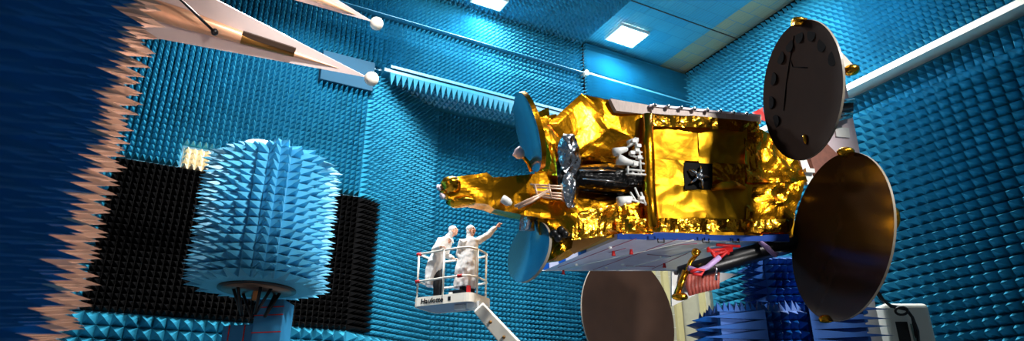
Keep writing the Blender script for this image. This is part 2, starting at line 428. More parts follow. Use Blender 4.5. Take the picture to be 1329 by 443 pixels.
# left wall whose spikes fill the edge of the view
b = MB()
TL = -.62
b.box(room(TL - .72, 5.4, 6), D1 * .1, D2 * 4.2, UZ * 6, 0)
DS, DE = 1.2, 9.4
kk = dict(jit=.03, droop=.04)
b.pyrs(room(TL - .62, DS, .2), D2, UZ, D1, 5.4, 5.0, .2, .62, 0, **kk)
b.pyrs(room(TL - .62, DS, 5.2), D2, UZ, D1, 5.4, 6.4, .34, .68, 0, **kk)
b.pyrs(room(TL - .8, 6.6, .2), D2, UZ, D1, 2.8, 6.2, .28, .8, 0, tipmi=1, tipat=.42, **kk)      # far blocks only: warm light on their tips put into the beige colour
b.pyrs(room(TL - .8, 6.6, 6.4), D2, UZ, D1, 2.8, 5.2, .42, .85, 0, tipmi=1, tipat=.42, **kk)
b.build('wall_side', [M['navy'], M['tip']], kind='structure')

# ------------------------------------------------------------------ ceiling lamps and added spots
def lamp(l, d, label, w=.62, h=.5):
    c = room(l, d, ZC - .09)
    t = thing('ceiling_lamp', c, label, 'lamp', 'floodlights in the ceiling')
    m = MB()
    for s in (-1, 1):
        m.box(c + D1 * (s * (w + .03)), D1 * .03, D2 * (h + .06), UZ * .06); m.box(c + D2 * (s * (h + .03)), D1 * w, D2 * .03, UZ * .06)
    m.box(c + UZ * .08, D1 * w, D2 * h, UZ * .015)
    m.build('frame', M['white'], t)
    m = MB(); m.box(c - UZ * .03, D1 * w, D2 * h, UZ * .03); m.build('diffuser', M['lamp'], t)
    return c
c1 = lamp(14.5, 17.5, 'square white floodlight glowing among the smooth ceiling panels')
c2 = lamp(8.75, 18.05, 'white floodlight at the upper frame edge over the spiked ceiling', .55, .28)
def area(loc, target, power, size, col=(1, 1, 1), name='flood'):
    l = bpy.data.lights.new(name, 'AREA'); l.energy = power; l.size = size; l.color = col
    o = bpy.data.objects.new(name, l); COL.objects.link(o); o.location = loc
    o.rotation_euler = (V(target) - V(loc)).to_track_quat('-Z', 'Y').to_euler(); return o
def spot(loc, target, power, ang, col=(1, 1, 1), r=.2, blend=.5, name='spotlight'):
    l = bpy.data.lights.new(name, 'SPOT'); l.energy = power; l.spot_size = radians(ang); l.color = col; l.shadow_soft_size = r; l.spot_blend = blend
    o = bpy.data.objects.new(name, l); COL.objects.link(o); o.location = loc
    o.rotation_euler = (V(target) - V(loc)).to_track_quat('-Z', 'Y').to_euler(); return o
area(c1 - UZ * .3, c1 - UZ * 5, 950, 1.1)
area(c2 - UZ * .3, room(9, 18.6, 8), 650, .9)
spot(V((13., 2.0, 14.8)), at(860, 240, 15), 14000, 38, (1, .97, .92), .7, .4, 'key')
spot(V((4.2, .5, 13.5)), room(2.4, 16, 6.9), 21000, 27, (1, .98, .95), .6, .5, 'fill')
spot(V((6.5, 2.0, 15.0)), at(590, 340, 15), 2000, 22, (1, .98, .95), .4, .5, 'platform fill')  # unseen spot without a fixture, added to brighten the two people
spot(V((9.5, 4.5, 1.2)), at(810, 375, 15.5), 5200, 24, (1, .97, .93), .4, .6, 'low fill')  # unseen low spot, added to brighten the bottom dish and panel underside
spot(room(2.6, 12.6, 16.2), room(2.6, 17.5, 7), 10500, 84, (1, 1, 1), .5, .3, 'ceiling spot')
area(room(6.6, 15.4, 16.2), room(7.5, 17, 6), 1300, 1.2)
area(room(15.2, 11.5, 16.2), room(16, 12.0, 5), 2500, 1.2)
spot(room(1.4, 10.5, 10.7), room(-.8, 8.8, 3.2), 11000, 33, (1, .87, .79), .12, .25, 'warm')
spot(V((3.2, 1.5, 6.5)), at(310, 50, 11.3), 1300, 24, (1, .86, .76), .15, .6, 'warm')

# ================================================================== SPACECRAFT
sat = thing('satellite', S(0, 1.2, -1.4), 'gold foil wrapped communications satellite with brown dishes, held above the blue spiked pedestal', 'satellite')
# hidden bus body behind the blankets
b = MB()
b.hexa([F(842, 300, .12), F(1030, 306, .12), F(1036, 200, .12), F(842, 146, .12)] +
       [p + B * 2.4 for p in (F(842, 300, .12), F(1030, 306, .12), F(1036, 200, .12), F(842, 146, .12))])
b.hexa([F(722, 312, .5), F(846, 306, .5), F(846, 144, .5), F(752, 130, .5)] +
       [p + B * 2.0 for p in (F(722, 312, .5), F(846, 306, .5), F(846, 144, .5), F(752, 130, .5))])
b.build('bus_body', M['gold2'], sat)
def blanket(name, q, m, amp, sc, seed, nu=34, nv=34, sag=0., v=0., smooth=None, label=None):
    mb = MB()
    pts = [F(x, y, v if len(e) == 0 else e[0]) for x, y, *e in q]
    big = m is G2
    foil(mb, pts, nu, nv, amp * (1.15 if big else 1), sc * (1.1 if big else 1), seed, sag, smooth=big, border=name == 'foil_sheet', fine=0 if big else (.3 if m is G3 else .08))
    return mb.build(name, m, sat, label=label)
G, G2, G3 = M['gold'], M['gold2'], M['gold3']
blanket('foil_blanket', [(846, 152), (907, 156), (908, 209), (845, 208)], G2, .045, 1.5, 1, sag=.06)
blanket('foil_blanket', [(905, 158), (968, 166), (972, 216), (907, 212)], G2, .07, 1.8, 2, sag=.04)
blanket('foil_blanket', [(846, 207), (888, 209), (890, 242), (846, 240)], G2, .06, 1.6, 3, v=-.02)
blanket('foil_blanket', [(846, 239), (917, 241), (918, 304), (850, 302)], G2, .07, 1.7, 4, 30, 30, v=-.03)
blanket('foil_blanket', [(924, 212), (970, 214), (974, 242), (924, 243)], G, .1, 2.0, 5, v=-.04)
blanket('foil_blanket', [(916, 241), (976, 240), (968, 306), (916, 305)], G2, .06, 1.5, 6, v=-.01)
blanket('foil_blanket', [(966, 162), (1020, 180), (1048, 236), (968, 238)], G, .13, 2.1, 7, 32, 30, v=-.05)
blanket('foil_blanket', [(970, 236), (1046, 230), (1024, 306), (966, 306)], G, .11, 1.9, 8, 32, 30, v=-.04)
blanket('foil_blanket', [(838, 148), (985, 158), (985, 172), (838, 164)], G3, .15, 1.7, 9, 44, 7, v=-.06)
blanket('foil_blanket', [(800, 284), (1026, 286), (1024, 303), (800, 301)], G3, .16, 1.8, 10, 60, 8, v=-.08)
# seam pillar
b = MB(); b.tube([F(840, 150, -.06), F(841, 200, -.1), F(842, 250, -.1), F(846, 296, -.06)], [.13, .15, .15, .13], 16)
for i in range(len(b.v)): b.v[i] += -B * crumple(b.v[i], .07, 2.6, 5)
b.build('foil_seam', G, sat)
# left half: big folded sheets round the engine bay
blanket('foil_sheet', [(712, 160, -.1), (754, 122, .25), (793, 168, .1), (748, 208, .2)], G, .09, .8, 11, 40, 36)
blanket('foil_sheet', [(754, 122, .25), (846, 142, .05), (842, 188, .1), (790, 168, .1)], G, .1, .9, 12, 42, 30)
blanket('foil_sheet', [(746, 206, .2), (792, 166, .08), (842, 186, .1), (836, 216, .45)], G, .1, 1.4, 13, 34, 24)
blanket('foil_sheet', [(742, 246, .3), (806, 256, .4), (842, 262, .2), (752, 286, .0)], G, .08, 1.6, 14, 30, 20, label='lower folded gold sheet')
blanket('foil_sheet', [(746, 276, .05), (812, 262, .05), (815, 302, -.05), (742, 312, -.05)], G3, .12, 1.2, 15, 30, 22)
blanket('foil_sheet', [(800, 262, .08), (846, 264, .0), (848, 304, -.04), (808, 304, -.04)], G, .1, 1.9, 16, 26, 26)
blanket('foil_sheet', [(700, 345, .3), (752, 296, .0), (800, 301, .02), (716, 340, 1.0)], G, .09, 1.7, 17, 30, 20)
# left deck wrapped in film
blanket('deck_foil', [(700, 152, -.1), (722, 148, .0), (750, 215, .15), (722, 225, -.1)], G, .13, 1.8, 18, 24, 40)
blanket('deck_foil', [(694, 148, .2), (712, 140, .1), (724, 228, -.15), (694, 226, .2)], G, .12, 1.9, 19, 22, 40)
blanket('deck_foil', [(694, 224, .1), (748, 215, .1), (752, 300, .0), (700, 305, .1)], G, .13, 1.8, 20, 34, 40)
blanket('deck_foil', [(712, 284, .1), (750, 276, .0), (742, 322, -.02), (692, 350, .3)], G, .12, 2.0, 21, 28, 30)
# horn tower
def tower():
    st = [(735, 218, 284, .55, .1), (700, 226, 284, .5, 0), (640, 230, 272, .42, 0), (632, 224, 266, .5, -.02), (600, 229, 262, .42, 0), (580, 233, 258, .36, 0)]
    mb = MB(); rings = []
    for i in range(len(st) - 1):
        a, c = st[i], st[i + 1]
        for k in range(14):
            t = k / 14; rings.append([a[j] + (c[j] - a[j]) * t for j in range(5)])
    rings.append(list(st[-1]))
    vs = []; per = 36
    for x, y0, y1, w, v in rings:
        tl, bl = F(x, y0, v), F(x + 2, y1, v)
        cs = [tl, bl, bl + B * w, tl + B * w]
        for j in range(per):
            s = 4 * j / per; k = int(s); q = cs[k].lerp(cs[(k + 1) % 4], s - k)
            ctr = (cs[0] + cs[2]) / 2
            d = (q - ctr).normalized()
            vs.append(q + d * crumple(q, .035, 2.0, 30, 0.05))
    fs = []
    for i in range(len(rings) - 1):
        for j in range(per):
            q = (i * per + j, i * per + (j + 1) % per, (i + 1) * per + (j + 1) % per, (i + 1) * per + j)
            fs += [(q[0], q[1], q[2]), (q[0], q[2], q[3])]
    fs += [tuple(range(per)), tuple(range((len(rings) - 1) * per, len(rings) * per))[::-1]]
    mb.add(vs, fs)
    return mb.build('antenna_tower', G, sat)
tw = tower()
b = MB()
wad(b, F(586, 241, .0), (.16, .2, .14), .5, 3, 3, 22); wad(b, F(580, 250, .2), (.12, .16, .12), .5, 3, 4, 18)
wad(b, F(598, 262, .15), (.28, .2, .12), .5, 3, 6, 22)
b.build('tower_head', G3, tw)
b = MB()
for x, y in ((573, 243), (577, 254), (582, 236)):
    b.tube([F(x, y, .05), F(x - 4, y + 1, .03)], [.045, .075], 14)
b.build('feed_horn', M['pinkpanel'], tw)
b = MB()
for k, y in enumerate((239.5, 243, 249, 252.5, 256)):
    x0 = 688 + k * 4; b.tube([F(x0, y, -.22), F(728, y + 2.5, -.24), F(733, y + 6, -.2)], .022, 8)
for x in (694, 712, 728): b.tube([F(x, 239, -.24), F(x + 4, 258, -.24)], .022, 8)
b.tube([F(712, 247, -.23), F(690, 258, -.26), F(668, 268, -.2)], .03, 8); b.tube([F(708, 250, -.23), F(690, 262, -.26), F(672, 270, -.2)], .03, 8)
b.build('waveguide', mat('pale copper pipes', (225, 190, 165), .35, .4), tw, label='pale copper waveguide pipes')
b = MB(); b.tube([F(652, 258, -.12), F(660, 263, -.16), F(664, 265, -.16)], [.09, .085, .04], 14); b.build('receiver', M['white'], tw, label='white receiver can')
# silver film under and behind the tower
blanket('foil_sheet', [(733, 318, .1), (772, 296, .05), (803, 300, -.02), (745, 330, .5)], M['brass'], .04, 1.2, 23, 20, 14, label='brown folded sheet')
b = MB(); foil(b, [F(676, 266, .3), F(696, 264, .3), F(694, 300, .3), F(674, 300, .3)], 24, 30, .1, 2.4, 40)
wad(b, F(685, 282, .2), (.14, .14, .25), .6, 3, 8, 18)
b.build('silver_sheet', M['silver'], sat)
b = MB()
foil(b, [F(724, 173, -.3), F(752, 175, -.25), F(752, 226, .0), F(726, 228, -.2)], 26, 40, .15, 1.9, 41, sag=.14, petal=True)
b.build('silver_sheet', M['silver'], sat)
b = MB(); foil(b, [F(726, 220, -.15), F(754, 224, .0), F(750, 268, -.15), F(730, 274, -.25)], 24, 36, .15, 2.0, 42, sag=.14, petal=True)
b.build('silver_sheet', M['silver'], sat)
# engine bay: black wrapped nozzle, white thrusters
b = MB()
b.tube([F(738, 226, .3), F(752, 230, .1), F(790, 232, .08), F(836, 233, .25)], [.16, .25, .3, .36], 28)
for i in range(len(b.v)): b.v[i] += (b.v[i] - F(790, 232, .3)).normalized() * crumple(b.v[i], .05, 3.2, 9)
b.s = [False] * len(b.s)
b.build('engine_nozzle', M['blackfilm'], sat, label='black film wrapped engine nozzle')
b = MB(); foil(b, [F(746, 205, .5), F(842, 200, .46), F(842, 262, .46), F(746, 258, .5)], 20, 14, .06, 2, 44); b.build('bay_lining', M['blackfilm'], sat)
b = MB(); foil(b, [F(722, 210, -.14), F(736, 205, -.2), F(738, 244, -.2), F(724, 240, -.14)], 14, 20, .08, 2.6, 47); b.build('bay_lining', M['blackfilm'], sat)
b = MB(); b.tube([F(752, 221, -.2), F(800, 222, -.26)], .018, 6); b.tube([F(756, 232, -.22), F(812, 237, -.28)], .018, 6); b.build('pipe', M['chrome'], sat)
def thruster(x0, y0, x1, y1, r0, r1, v):
    m = MB(); p, q = F(x0, y0, v), F(x1, y1, v)
    m.tube([p, p.lerp(q, .5), q, q + (q - p) * .15], [r0, (r0 + r1) * .5, r1, r1 * .6], 16); return m.build('thruster', M['white'], sat)
thruster(797, 198, 812, 194, .1, .06, -.3); thruster(802, 207, 820, 212, .13, .05, -.3)
thruster(803, 262, 818, 258, .11, .06, -.3); thruster(816, 187, 826, 182, .08, .07, -.2)
b = MB()
for q in [(812, 193, 828, 180), (820, 198, 833, 198), (818, 202, 834, 206), (816, 208, 836, 213), (812, 220, 836, 222), (812, 226, 838, 227), (826, 180, 826, 198), (815, 215, 815, 228), (830, 196, 832, 228),
          None, (824, 244, 832, 262), (832, 250, 838, 266), (812, 258, 838, 264), (818, 250, 826, 262)]:
    if q is None:
        for x, y in ((822, 184), (828, 190), (820, 199), (829, 205), (824, 214), (826, 196)): b.box(F(x, y, -.3), A * .05, B * .07, K * .035)
        b.build('thruster_bracket', M['white'], sat); b = MB(); continue
    b.tube([F(q[0], q[1], -.26), F((q[0] + q[2]) / 2, (q[1] + q[3]) / 2, -.32), F(q[2], q[3], -.22)], .024, 8)
for x, y in ((832, 258), (815, 262)):
    b.box(F(x, y, -.3), A * .05, B * .07, K * .035)
b.build('thruster_bracket', M['white'], sat)
# dark square recess with its bright fitting
b = MB(); b.prism([F(888, 211, -.06), F(925, 213, -.06), F(924, 246, -.06), F(889, 246, -.06)], B * .05); b.build('aperture', mat('matt black film', (9, 8, 7), .6, spec=.08), sat, label='dark square opening in the gold film')
b = MB()
for k in range(5):
    a = k * 1.26; c = F(908, 229, -.16); b.tube([c, c + A * (.15 * cos(a)) + K * (.15 * sin(a)) - B * .02, c + A * (.27 * cos(a)) + K * (.27 * sin(a)) + B * .06], [.045, .03, .02], 8)
wad(b, F(908, 229, -.16), (.08, .06, .08), .5, 4, 5, 14); b.build('fitting', M['silver'], sat)
b = MB(); b.tube([F(924, 246, -.05), F(938, 241, -.3), F(952, 240, -.32), F(966, 244, -.05)], [.04, .09, .09, .04], 12); b.build('foil_fold', G2, sat)
# dark connectors on the lower left deck
for x, y in ((719, 303), (728, 299), (724, 309), (733, 304)):
    b = MB(); b.ball(F(x, y, -.2), .09, 14); b.tube([F(x, y, -.2), F(x + 6, y + 2, .05)], .06, 10); b.build('connector', M['blackm'], sat)
# top radiator edge: pale strip with pink rim
b = MB(); b.hexa([F(792, 128, .05), F(846, 137, .0), F(846, 149, .0), F(800, 144, .05)] + [p + B * 2. for p in (F(792, 128, .05), F(846, 137, .0), F(846, 149, .0), F(800, 144, .05))])
b.hexa([F(846, 138, -.05), F(988, 151, -.05), F(988, 160, -.05), F(846, 147, -.05)] + [p + B * 2.2 for p in (F(846, 138, -.05), F(988, 151, -.05), F(988, 160, -.05), F(846, 147, -.05))])
tp = b.build('top_radiator', mat('pale ribbed edge', (196, 176, 168), .5, 0, .3, 9, .1, 20, stretch=(3, 3, .4)), sat)
b = MB(); b.hexa([F(844, 135, -.08), F(988, 149, -.08), F(988, 151.5, -.08), F(844, 138, -.08)] + [p + B * .1 for p in (F(844, 135, -.08), F(988, 149, -.08), F(988, 151.5, -.08), F(844, 138, -.08))])
b.build('edge_rail', M['pinkpanel'], tp)
for x in range(850, 985, 17):
    b = MB(); b.ball(F(x, 136.5 + (x - 850) * .097, -.13), .05, 10); b.build('rail_clamp', M['chrome'], tp)
b = MB(); foil(b, [F(976, 146, .2), F(990, 139, .2), F(994, 158, .1), F(980, 152, .1)], 10, 10, .03, 3, 3); b.build('red_cover', M['red'], sat)
# bottom radiator panel
PW = (F(910, 311) - S0).dot(K)
def U(x, y):                               # pixel -> underside plane of the panel
    return hit(x, y, S0 + K * PW, K)
nl, nr = F(801, 312), F(1024, 318)
nl, nr = U(801, 311), U(1024, 314); fl, fr = U(704, 352), U(885, 352)
tk = K * .17
b = MB(); b.hexa([nl, nr, fr, fl, nl + tk, nr + tk, fr + tk, fl + tk]); pn = fixn(b.build('radiator_panel', M['panel'], sat, label='white underside radiator panel'))
b = MB(); e = -B * .012
b.prism([nl.lerp(nr, .0) + e, nr + e, nr + e + tk, nl + e + tk], -B * .01); b.build('blue_tape', M['tape'], pn, label='blue tape along the near edge')
for t0, t1 in ((.34, .44), (.62, .72), (.88, 1.)):
    b = MB(); o1 = (fl - nl).cross(K).normalized(); o1 = o1 if o1.dot(A) < 0 else -o1
    p, q = nl.lerp(fl, t0), nl.lerp(fl, t1)
    b.prism([p + o1 * .01, q + o1 * .01, q + tk + o1 * .01, p + tk + o1 * .01], o1 * .01); b.build('blue_tape', M['tape'], pn)
b = MB()
def uline(x0, y0, x1, y1, r=.007): b.tube([U(x0, y0) - K * .01, U(x1, y1) - K * .01], r, 6)
for q in [(724, 347, 826, 309), (770, 350, 880, 310), (846, 349, 900, 325), (840, 330, 872, 333), (790, 328, 812, 322), (872, 318, 905, 316), (812, 345, 850, 346)]: uline(*q)
b.build('seam_line', mat('red seam', (165, 80, 110), .6), pn)
b = MB()
for q in [(730, 350, 900, 311), (800, 351, 950, 313), (700, 351, 880, 351)]: uline(*q, r=.012)
for x, y in ((748, 343), (787, 347), (858, 333), (792, 321), (808, 343)): b.ball(U(x, y), .05, 10)
b.build('stiffener', M['white'], pn)
for x, y in ((731, 351), (819, 324), (796, 326), (862, 342)):
    b = MB(); b.tube([U(x, y), U(x, y) - K * .12], [.03, .05], 10); b.build('red_plug', M['red'], pn)
for x in (858, 916, 955, 1000):
    b = MB(); p = F(x - 4, 313.5, -.03); q = F(x + 4, 313.5, -.03); b.tube([p + K * .06, p - K * .02, q - K * .02, q + K * .06], .018, 8); b.build('handle', M['blackm'], pn)
# black boom under the panel
b = MB(); b.tube([F(880, 352, .7), F(905, 350, .6), F(960, 334, .35), F(1022, 318, .1), F(1060, 308, 0)], [.1, .2, .2, .2, .2], 24); bo = b.build('folded_boom', M['blackm'], sat, label='black tubular boom under the panel')
b = MB(); b.tube([F(893, 348, .2), F(906, 352, .15), F(918, 347, .05), F(934, 334, -.0)], .06, 12); b.build('strap', M['lilac'], bo); b = MB(); b.tube([F(986, 314, -.0), F(996, 322, -.15), F(1006, 332, -.2), F(1010, 328, .1)], [.05, .06, .05, .03], 10)
b.build('strap', M['lilac'], bo)
b = MB()
for q in [(918, 322, 934, 335), (934, 335, 950, 322), (950, 322, 918, 326), (924, 328, 932, 340), (938, 322, 946, 330), (930, 318, 960, 320), (926, 330, 950, 325)]:
    b.tube([F(q[0], q[1], .05), F(q[2], q[3], .05)], .035, 8)
b.build('red_tether', M['red'], bo); b = MB(); b.tube([F(896, 353, .05), F(904, 350, .0), F(914, 351, .05), F(910, 357, .0), F(899, 356, .05)], .035, 8); b.build('red_tether', M['red'], bo)
b = MB()
for k in range(9): b.tube([F(894 + k * 4.6, 356 - k * .3, .55), F(893 + k * 4.6, 372 - k * .5, .6), F(896 + k * 4.4, 384 - k * 1.1, .6)], [.06, .07, .04], 8)
b.build('wiring_bundle', M['red2'], bo)
b = MB(); b.tube([F(924, 342, .2), F(930, 350, .1), F(929, 364, .1)], .03, 8); b.build('clip', M['chrome'], bo); b = MB(); b.tube([F(1006, 328, -.1), F(1024, 326, -.15)], .025, 8); b.build('clip', M['chrome'], bo)
b = MB(); b.prism([F(872, 352, .8), F(908, 352, .8), F(958, 356, 1.), F(872, 398, 1.0)], B * .06); b.build('white_pad', M['white'], sat)
b = MB(); b.tube([F(908, 326, .3), F(896, 340, .35), F(890, 356, .4)], [.05, .05, .04], 10); b.ball(F(903, 328, .2), .1, 12); b.tube([F(890, 352, .3), F(878, 384, .45)], [.08, .07], 12)
wad(b, F(882, 385, .4), (.16, .1, .08), .6, 4, 3, 14)
b.build('dish_arm', M['gold3'], sat)

# dishes: a round shell turned away from the camera by the ratio of its axes
def dish(name, x, y, depth, hl, hs, ang, side, m, label, deepf=.12, rimm=None, parent=None, thick=.05):
    c = at(x, y, depth); t = (CAM - c).normalized(); s = depth / FPX
    R = hl * s; a = radians(ang)
    Lg = (UP * cos(a) + RIGHT * sin(a)); Lg = (Lg - t * Lg.dot(t)).normalized()
    Sh = Lg.cross(t); Sh = Sh if Sh.dot(RIGHT) > 0 else -Sh
    q = math.acos(hs / hl); n = t * cos(q) + Sh * (sin(q) * side); S2 = Sh * cos(q) - t * (sin(q) * side)
    m_ = MB(); NR, NS = 14, 72; vs = []
    for back in (0, 1):
        for i in range(NR + 1):
            r = R * i / NR
            for j in range(NS):
                g = 2 * pi * j / NS
                vs.append(c + Lg * (r * cos(g)) + S2 * (r * sin(g)) + n * (deepf * R * ((i / NR) ** 2 - 1) - back * thick))
    fs = []; k = (NR + 1) * NS
    for i in range(NR):
        for j in range(NS):
            q4 = (i * NS + j, i * NS + (j + 1) % NS, (i + 1) * NS + (j + 1) % NS, (i + 1) * NS + j)
            fs.append(q4); fs.append(tuple(k + z for z in q4[::-1]))
    m_.add(vs, fs, 0, True)
    m_.add([vs[NR * NS + j] for j in range(NS)] + [vs[k + NR * NS + j] for j in range(NS)], [(j, (j + 1) % NS, NS + (j + 1) % NS, NS + j) for j in range(NS)], 1)
    o = m_.build(name, [m, rimm or m], parent or sat, label=label)
    return o, c, Lg, S2, n, R
rim = mat('pale dish rim', (150, 140, 125), .4)
d1o, c, Lg, S2, n, R = dish('reflector_dish', 1037, 118, 14.4, 90.5, 47, 4, -1, M['dishmatt'], 'upper brown dish', rimm=rim)
for g, rr in ((-.55, .78), (-.2, .8), (.18, .8), (.55, .74), (-.9, .8), (-1.35, .82), (-1.8, .84), (1.0, .8), (-2.2, .8)):
    b = MB(); p = c + Lg * (R * rr * cos(g)) + S2 * (R * rr * sin(g)) + n * (.12 * R * (rr * rr - 1) + .012)
    b.prism([p + Lg * (.15 * cos(h * pi / 8)) + S2 * (.15 * sin(h * pi / 8)) for h in range(16)], -n * .008); b.build('dark_pad', M['dishdark'], d1o)
b = MB()
pp = [(-.62, .9), (-.45, .45), (.05, .3), (.55, .35)]
def dpt(a, s, k=.02): return c + Lg * (a * R) + S2 * (s * R) + n * (.12 * R * (a * a + s * s - 1) + k)
b.tube([dpt(.8, -.28, .004), dpt(.45, -.42, .004), dpt(.1, -.5, .004), dpt(-.3, -.5, .004)], .01, 6); b.tube([dpt(.35, -.35, .004), dpt(.33, .0, .004)], .012, 6); b.tube([dpt(.45, -.4, .004), dpt(.35, -.35, .004)], .01, 6)
b.build('panel_seam', M['dishdark'], d1o)
b = MB(); wad(b, dpt(-.68, .18, .03), (.05, .04, .11), .4, 4, 3, 14); b.build('gold_clip', G3, d1o)
b = MB(); b.box(at(1037, 29, 14.3), RIGHT * .13, FWD * .1, UP * .07); wad(b, at(1037, 26, 14.25), (.14, .1, .07), .5, 4, 4, 14); b.build('gold_clip', G3, d1o)
b = MB(); b.prism([at(1083, 68, 14.6), at(1089, 64, 14.7), at(1107, 84, 14.9), at(1100, 92, 14.9)], FWD * .2); sb = b.build('support_arm', M['white'], d1o)
b = MB(); wad(b, at(1105, 91, 14.85), (.16, .14, .09), .4, 3, 5, 16); b.build('gold_clip', G3, sb)
b = MB(); b.tube([at(1094, 84, 14.9), at(1088, 104, 15), at(1084, 122, 15.2)], .06, 10); b.tube([at(1086, 80, 14.9), at(1088, 100, 15)], .04, 10); b.build('strut', M['blackm'], d1o)
d2o, c, Lg, S2, n, R = dish('reflector_dish', 1086, 306, 13.7, 110, 57.5, 9, -1, M['dish'], 'lower right brown dish mirroring the gold film', rimm=rim)
for x, y, r in ((1098, 198, (.16, .12, .1)), (1160, 281, (.13, .12, .25)), (1071, 415, (.16, .12, .09))):
    b = MB(); wad(b, at(x, y, 13.6), r, .45, 3, x, 18); b.build('gold_clip', G3, d2o)
d3o, *_ = dish('reflector_dish', 818, 412, (fr - CAM).dot(FWD) + 1.3, 84, 57, -14, 1, mat('warm brown carbon', (54, 36, 26), .6, 0, .25, 2.5, .03, 60., spec=.15), 'brown dish below the white panel', rimm=rim)
b = MB(); b.ball(at(762, 397, (fr - CAM).dot(FWD) + 1.0), .08, 12); b.build('gold_clip', G3, d3o)
# blue dishes
e1, c, Lg, S2, n, R = dish('blue_reflector', 684, 172, 13.9, 53, 14, -13, -1, M['bluedish'], 'upper blue mirror dish seen nearly edge-on', rimm=G, thick=.1)
e2, *_ = dish('blue_reflector', 685, 326, 14.1, 41.5, 24, 22, -1, M['bluedish'], 'lower blue mirror dish above the pointing man', rimm=rim, thick=.07)
b = MB(); b.tube([F(690, 222, .1), F(686, 212, .05), F(679, 204, .0)], [.06, .05, .04], 12); fs_ = b.build('feed_stalk', G, sat)
b = MB(); b.tube([F(679, 204, .0), F(675, 200, -.02), F(670, 196, -.04), F(669, 195.4, -.04)], [.05, .12, .13, .08], 18); b.ball(F(673, 199, -.03), (.1, .1, .13), 18); b.build('feed_cone', M['pinkpanel'], fs_, label='pinkish white feed cone')
# tail: pale pink panel, brown plate, bracket
b = MB(); b.prism([F(1082, 98, .3), F(1096, 100, .3), F(1121, 222, .3), F(1058, 226, .3), F(1072, 160, .3)], B * .2); tl_ = b.build('tail_panel', M['pinkpanel'], sat, label='pale pink tail panel')
b = MB(); b.prism([F(1082, 133, .1), F(1108, 128, .1), F(1107, 152, .1), F(1074, 156, .1)], B * .15); b.tube([F(1080, 146, 0), F(1106, 142, 0)], .05, 10); b.build('hinge', M['blackm'], tl_)
b = MB(); b.tube([F(1080, 134, .0), F(1108, 130, 0)], .06, 12); b.tube([F(1078, 150, 0), F(1106, 147, 0)], .05, 12); b.tube([F(1076, 158, 0), F(1104, 151, .0)], .05, 10); b.build('hinge_bar', M['chrome'], tl_)
b = MB(); b.box(F(1093, 172, .28), A * .2, B * .02, K * .13); b.build('inset_plate', M['white'], tl_)
b = MB(); b.prism([F(1052, 205, .1), F(1072, 185, .1), F(1092, 205, .1), F(1060, 232, .1)], B * .2); b.build('brown_plate', mat('brown plate', (120, 70, 55), .5, 0, .4, 12), sat)
b = MB(); b.prism([F(1038, 208, -.05), F(1046, 205, -.05), F(1058, 236, -.05), F(1048, 240, -.05)], B * .1); b.box(F(1050, 222, -.1), A * .12, B * .05, K * .05); b.build('white_bracket', M['white'], sat)

# ================================================================== POSITIONER
Q = at(1010, 420, 15.2)
pos = thing('positioner_pedestal', V((Q.x, Q.y + .8, 0)), 'deep blue spiky absorber covered pedestal under the satellite', 'pedestal')
zt = at(985, 400, 15).z
def blk(name, x0, x1, ytop, depth, dd, m, h):
    p = at(x0, 420, depth); q = at(x1, 420, depth); z1 = at(x0, ytop, depth).z
    return p, q, z1
p = at(936, 425, 15.0); q = at(1048, 425, 15.0); e = (q - p); e.z = 0; wl = e.length; e.normalize(); f = V((-e.y, e.x, 0)); f = f if f.y > 0 else -f
base = V((p.x, p.y, 0)); z1 = at(936, 402, 15).z
b = MB(); b.box(base + e * (wl / 2) + f * 1. + UZ * (z1 / 2), e * (wl / 2), f * 1., UZ * (z1 / 2))
ps = b.build('pedestal_body', M['deep'], pos)
b = MB(); hh = 3.2
b.pyrs(base + e * (wl * .5) + UZ * (z1 - hh), e, UZ, -f, wl * .5, hh, .21, .3, 0, jit=.01, droop=.02)
for k in range(14):                        # long wedges lying along the left half, points outward
    zc = z1 - .12 - k * .22
    cc = base + e * (wl * .5) + UZ * zc - f * .02
    b.pyr(cc, f * .16, UZ * .11, -e * (wl * .5 + .35 + .1 * random.random()), 0, .03, .02)
    b.pyr(base + UZ * zc + f * .5, f * .3, UZ * .11, -e * .5, 0, .03, .02); b.pyr(base + UZ * zc + f * 1.2, f * .3, UZ * .11, -e * .5, 0, .03, .02)
b.build('front_absorber', M['deep'], pos)
b = MB()
for k in range(15):
    for j in range(6):
        b.pyr(base + e * (-.05 + (k + .5) * (wl / 15)) + f * (.1 + j * .3) + UZ * (z1 - .02), e * (wl / 30), f * .13, UZ * (.22 + .06 * random.random()) , 0, .03, 0)
b.build('top_absorber', M['deep'], pos)
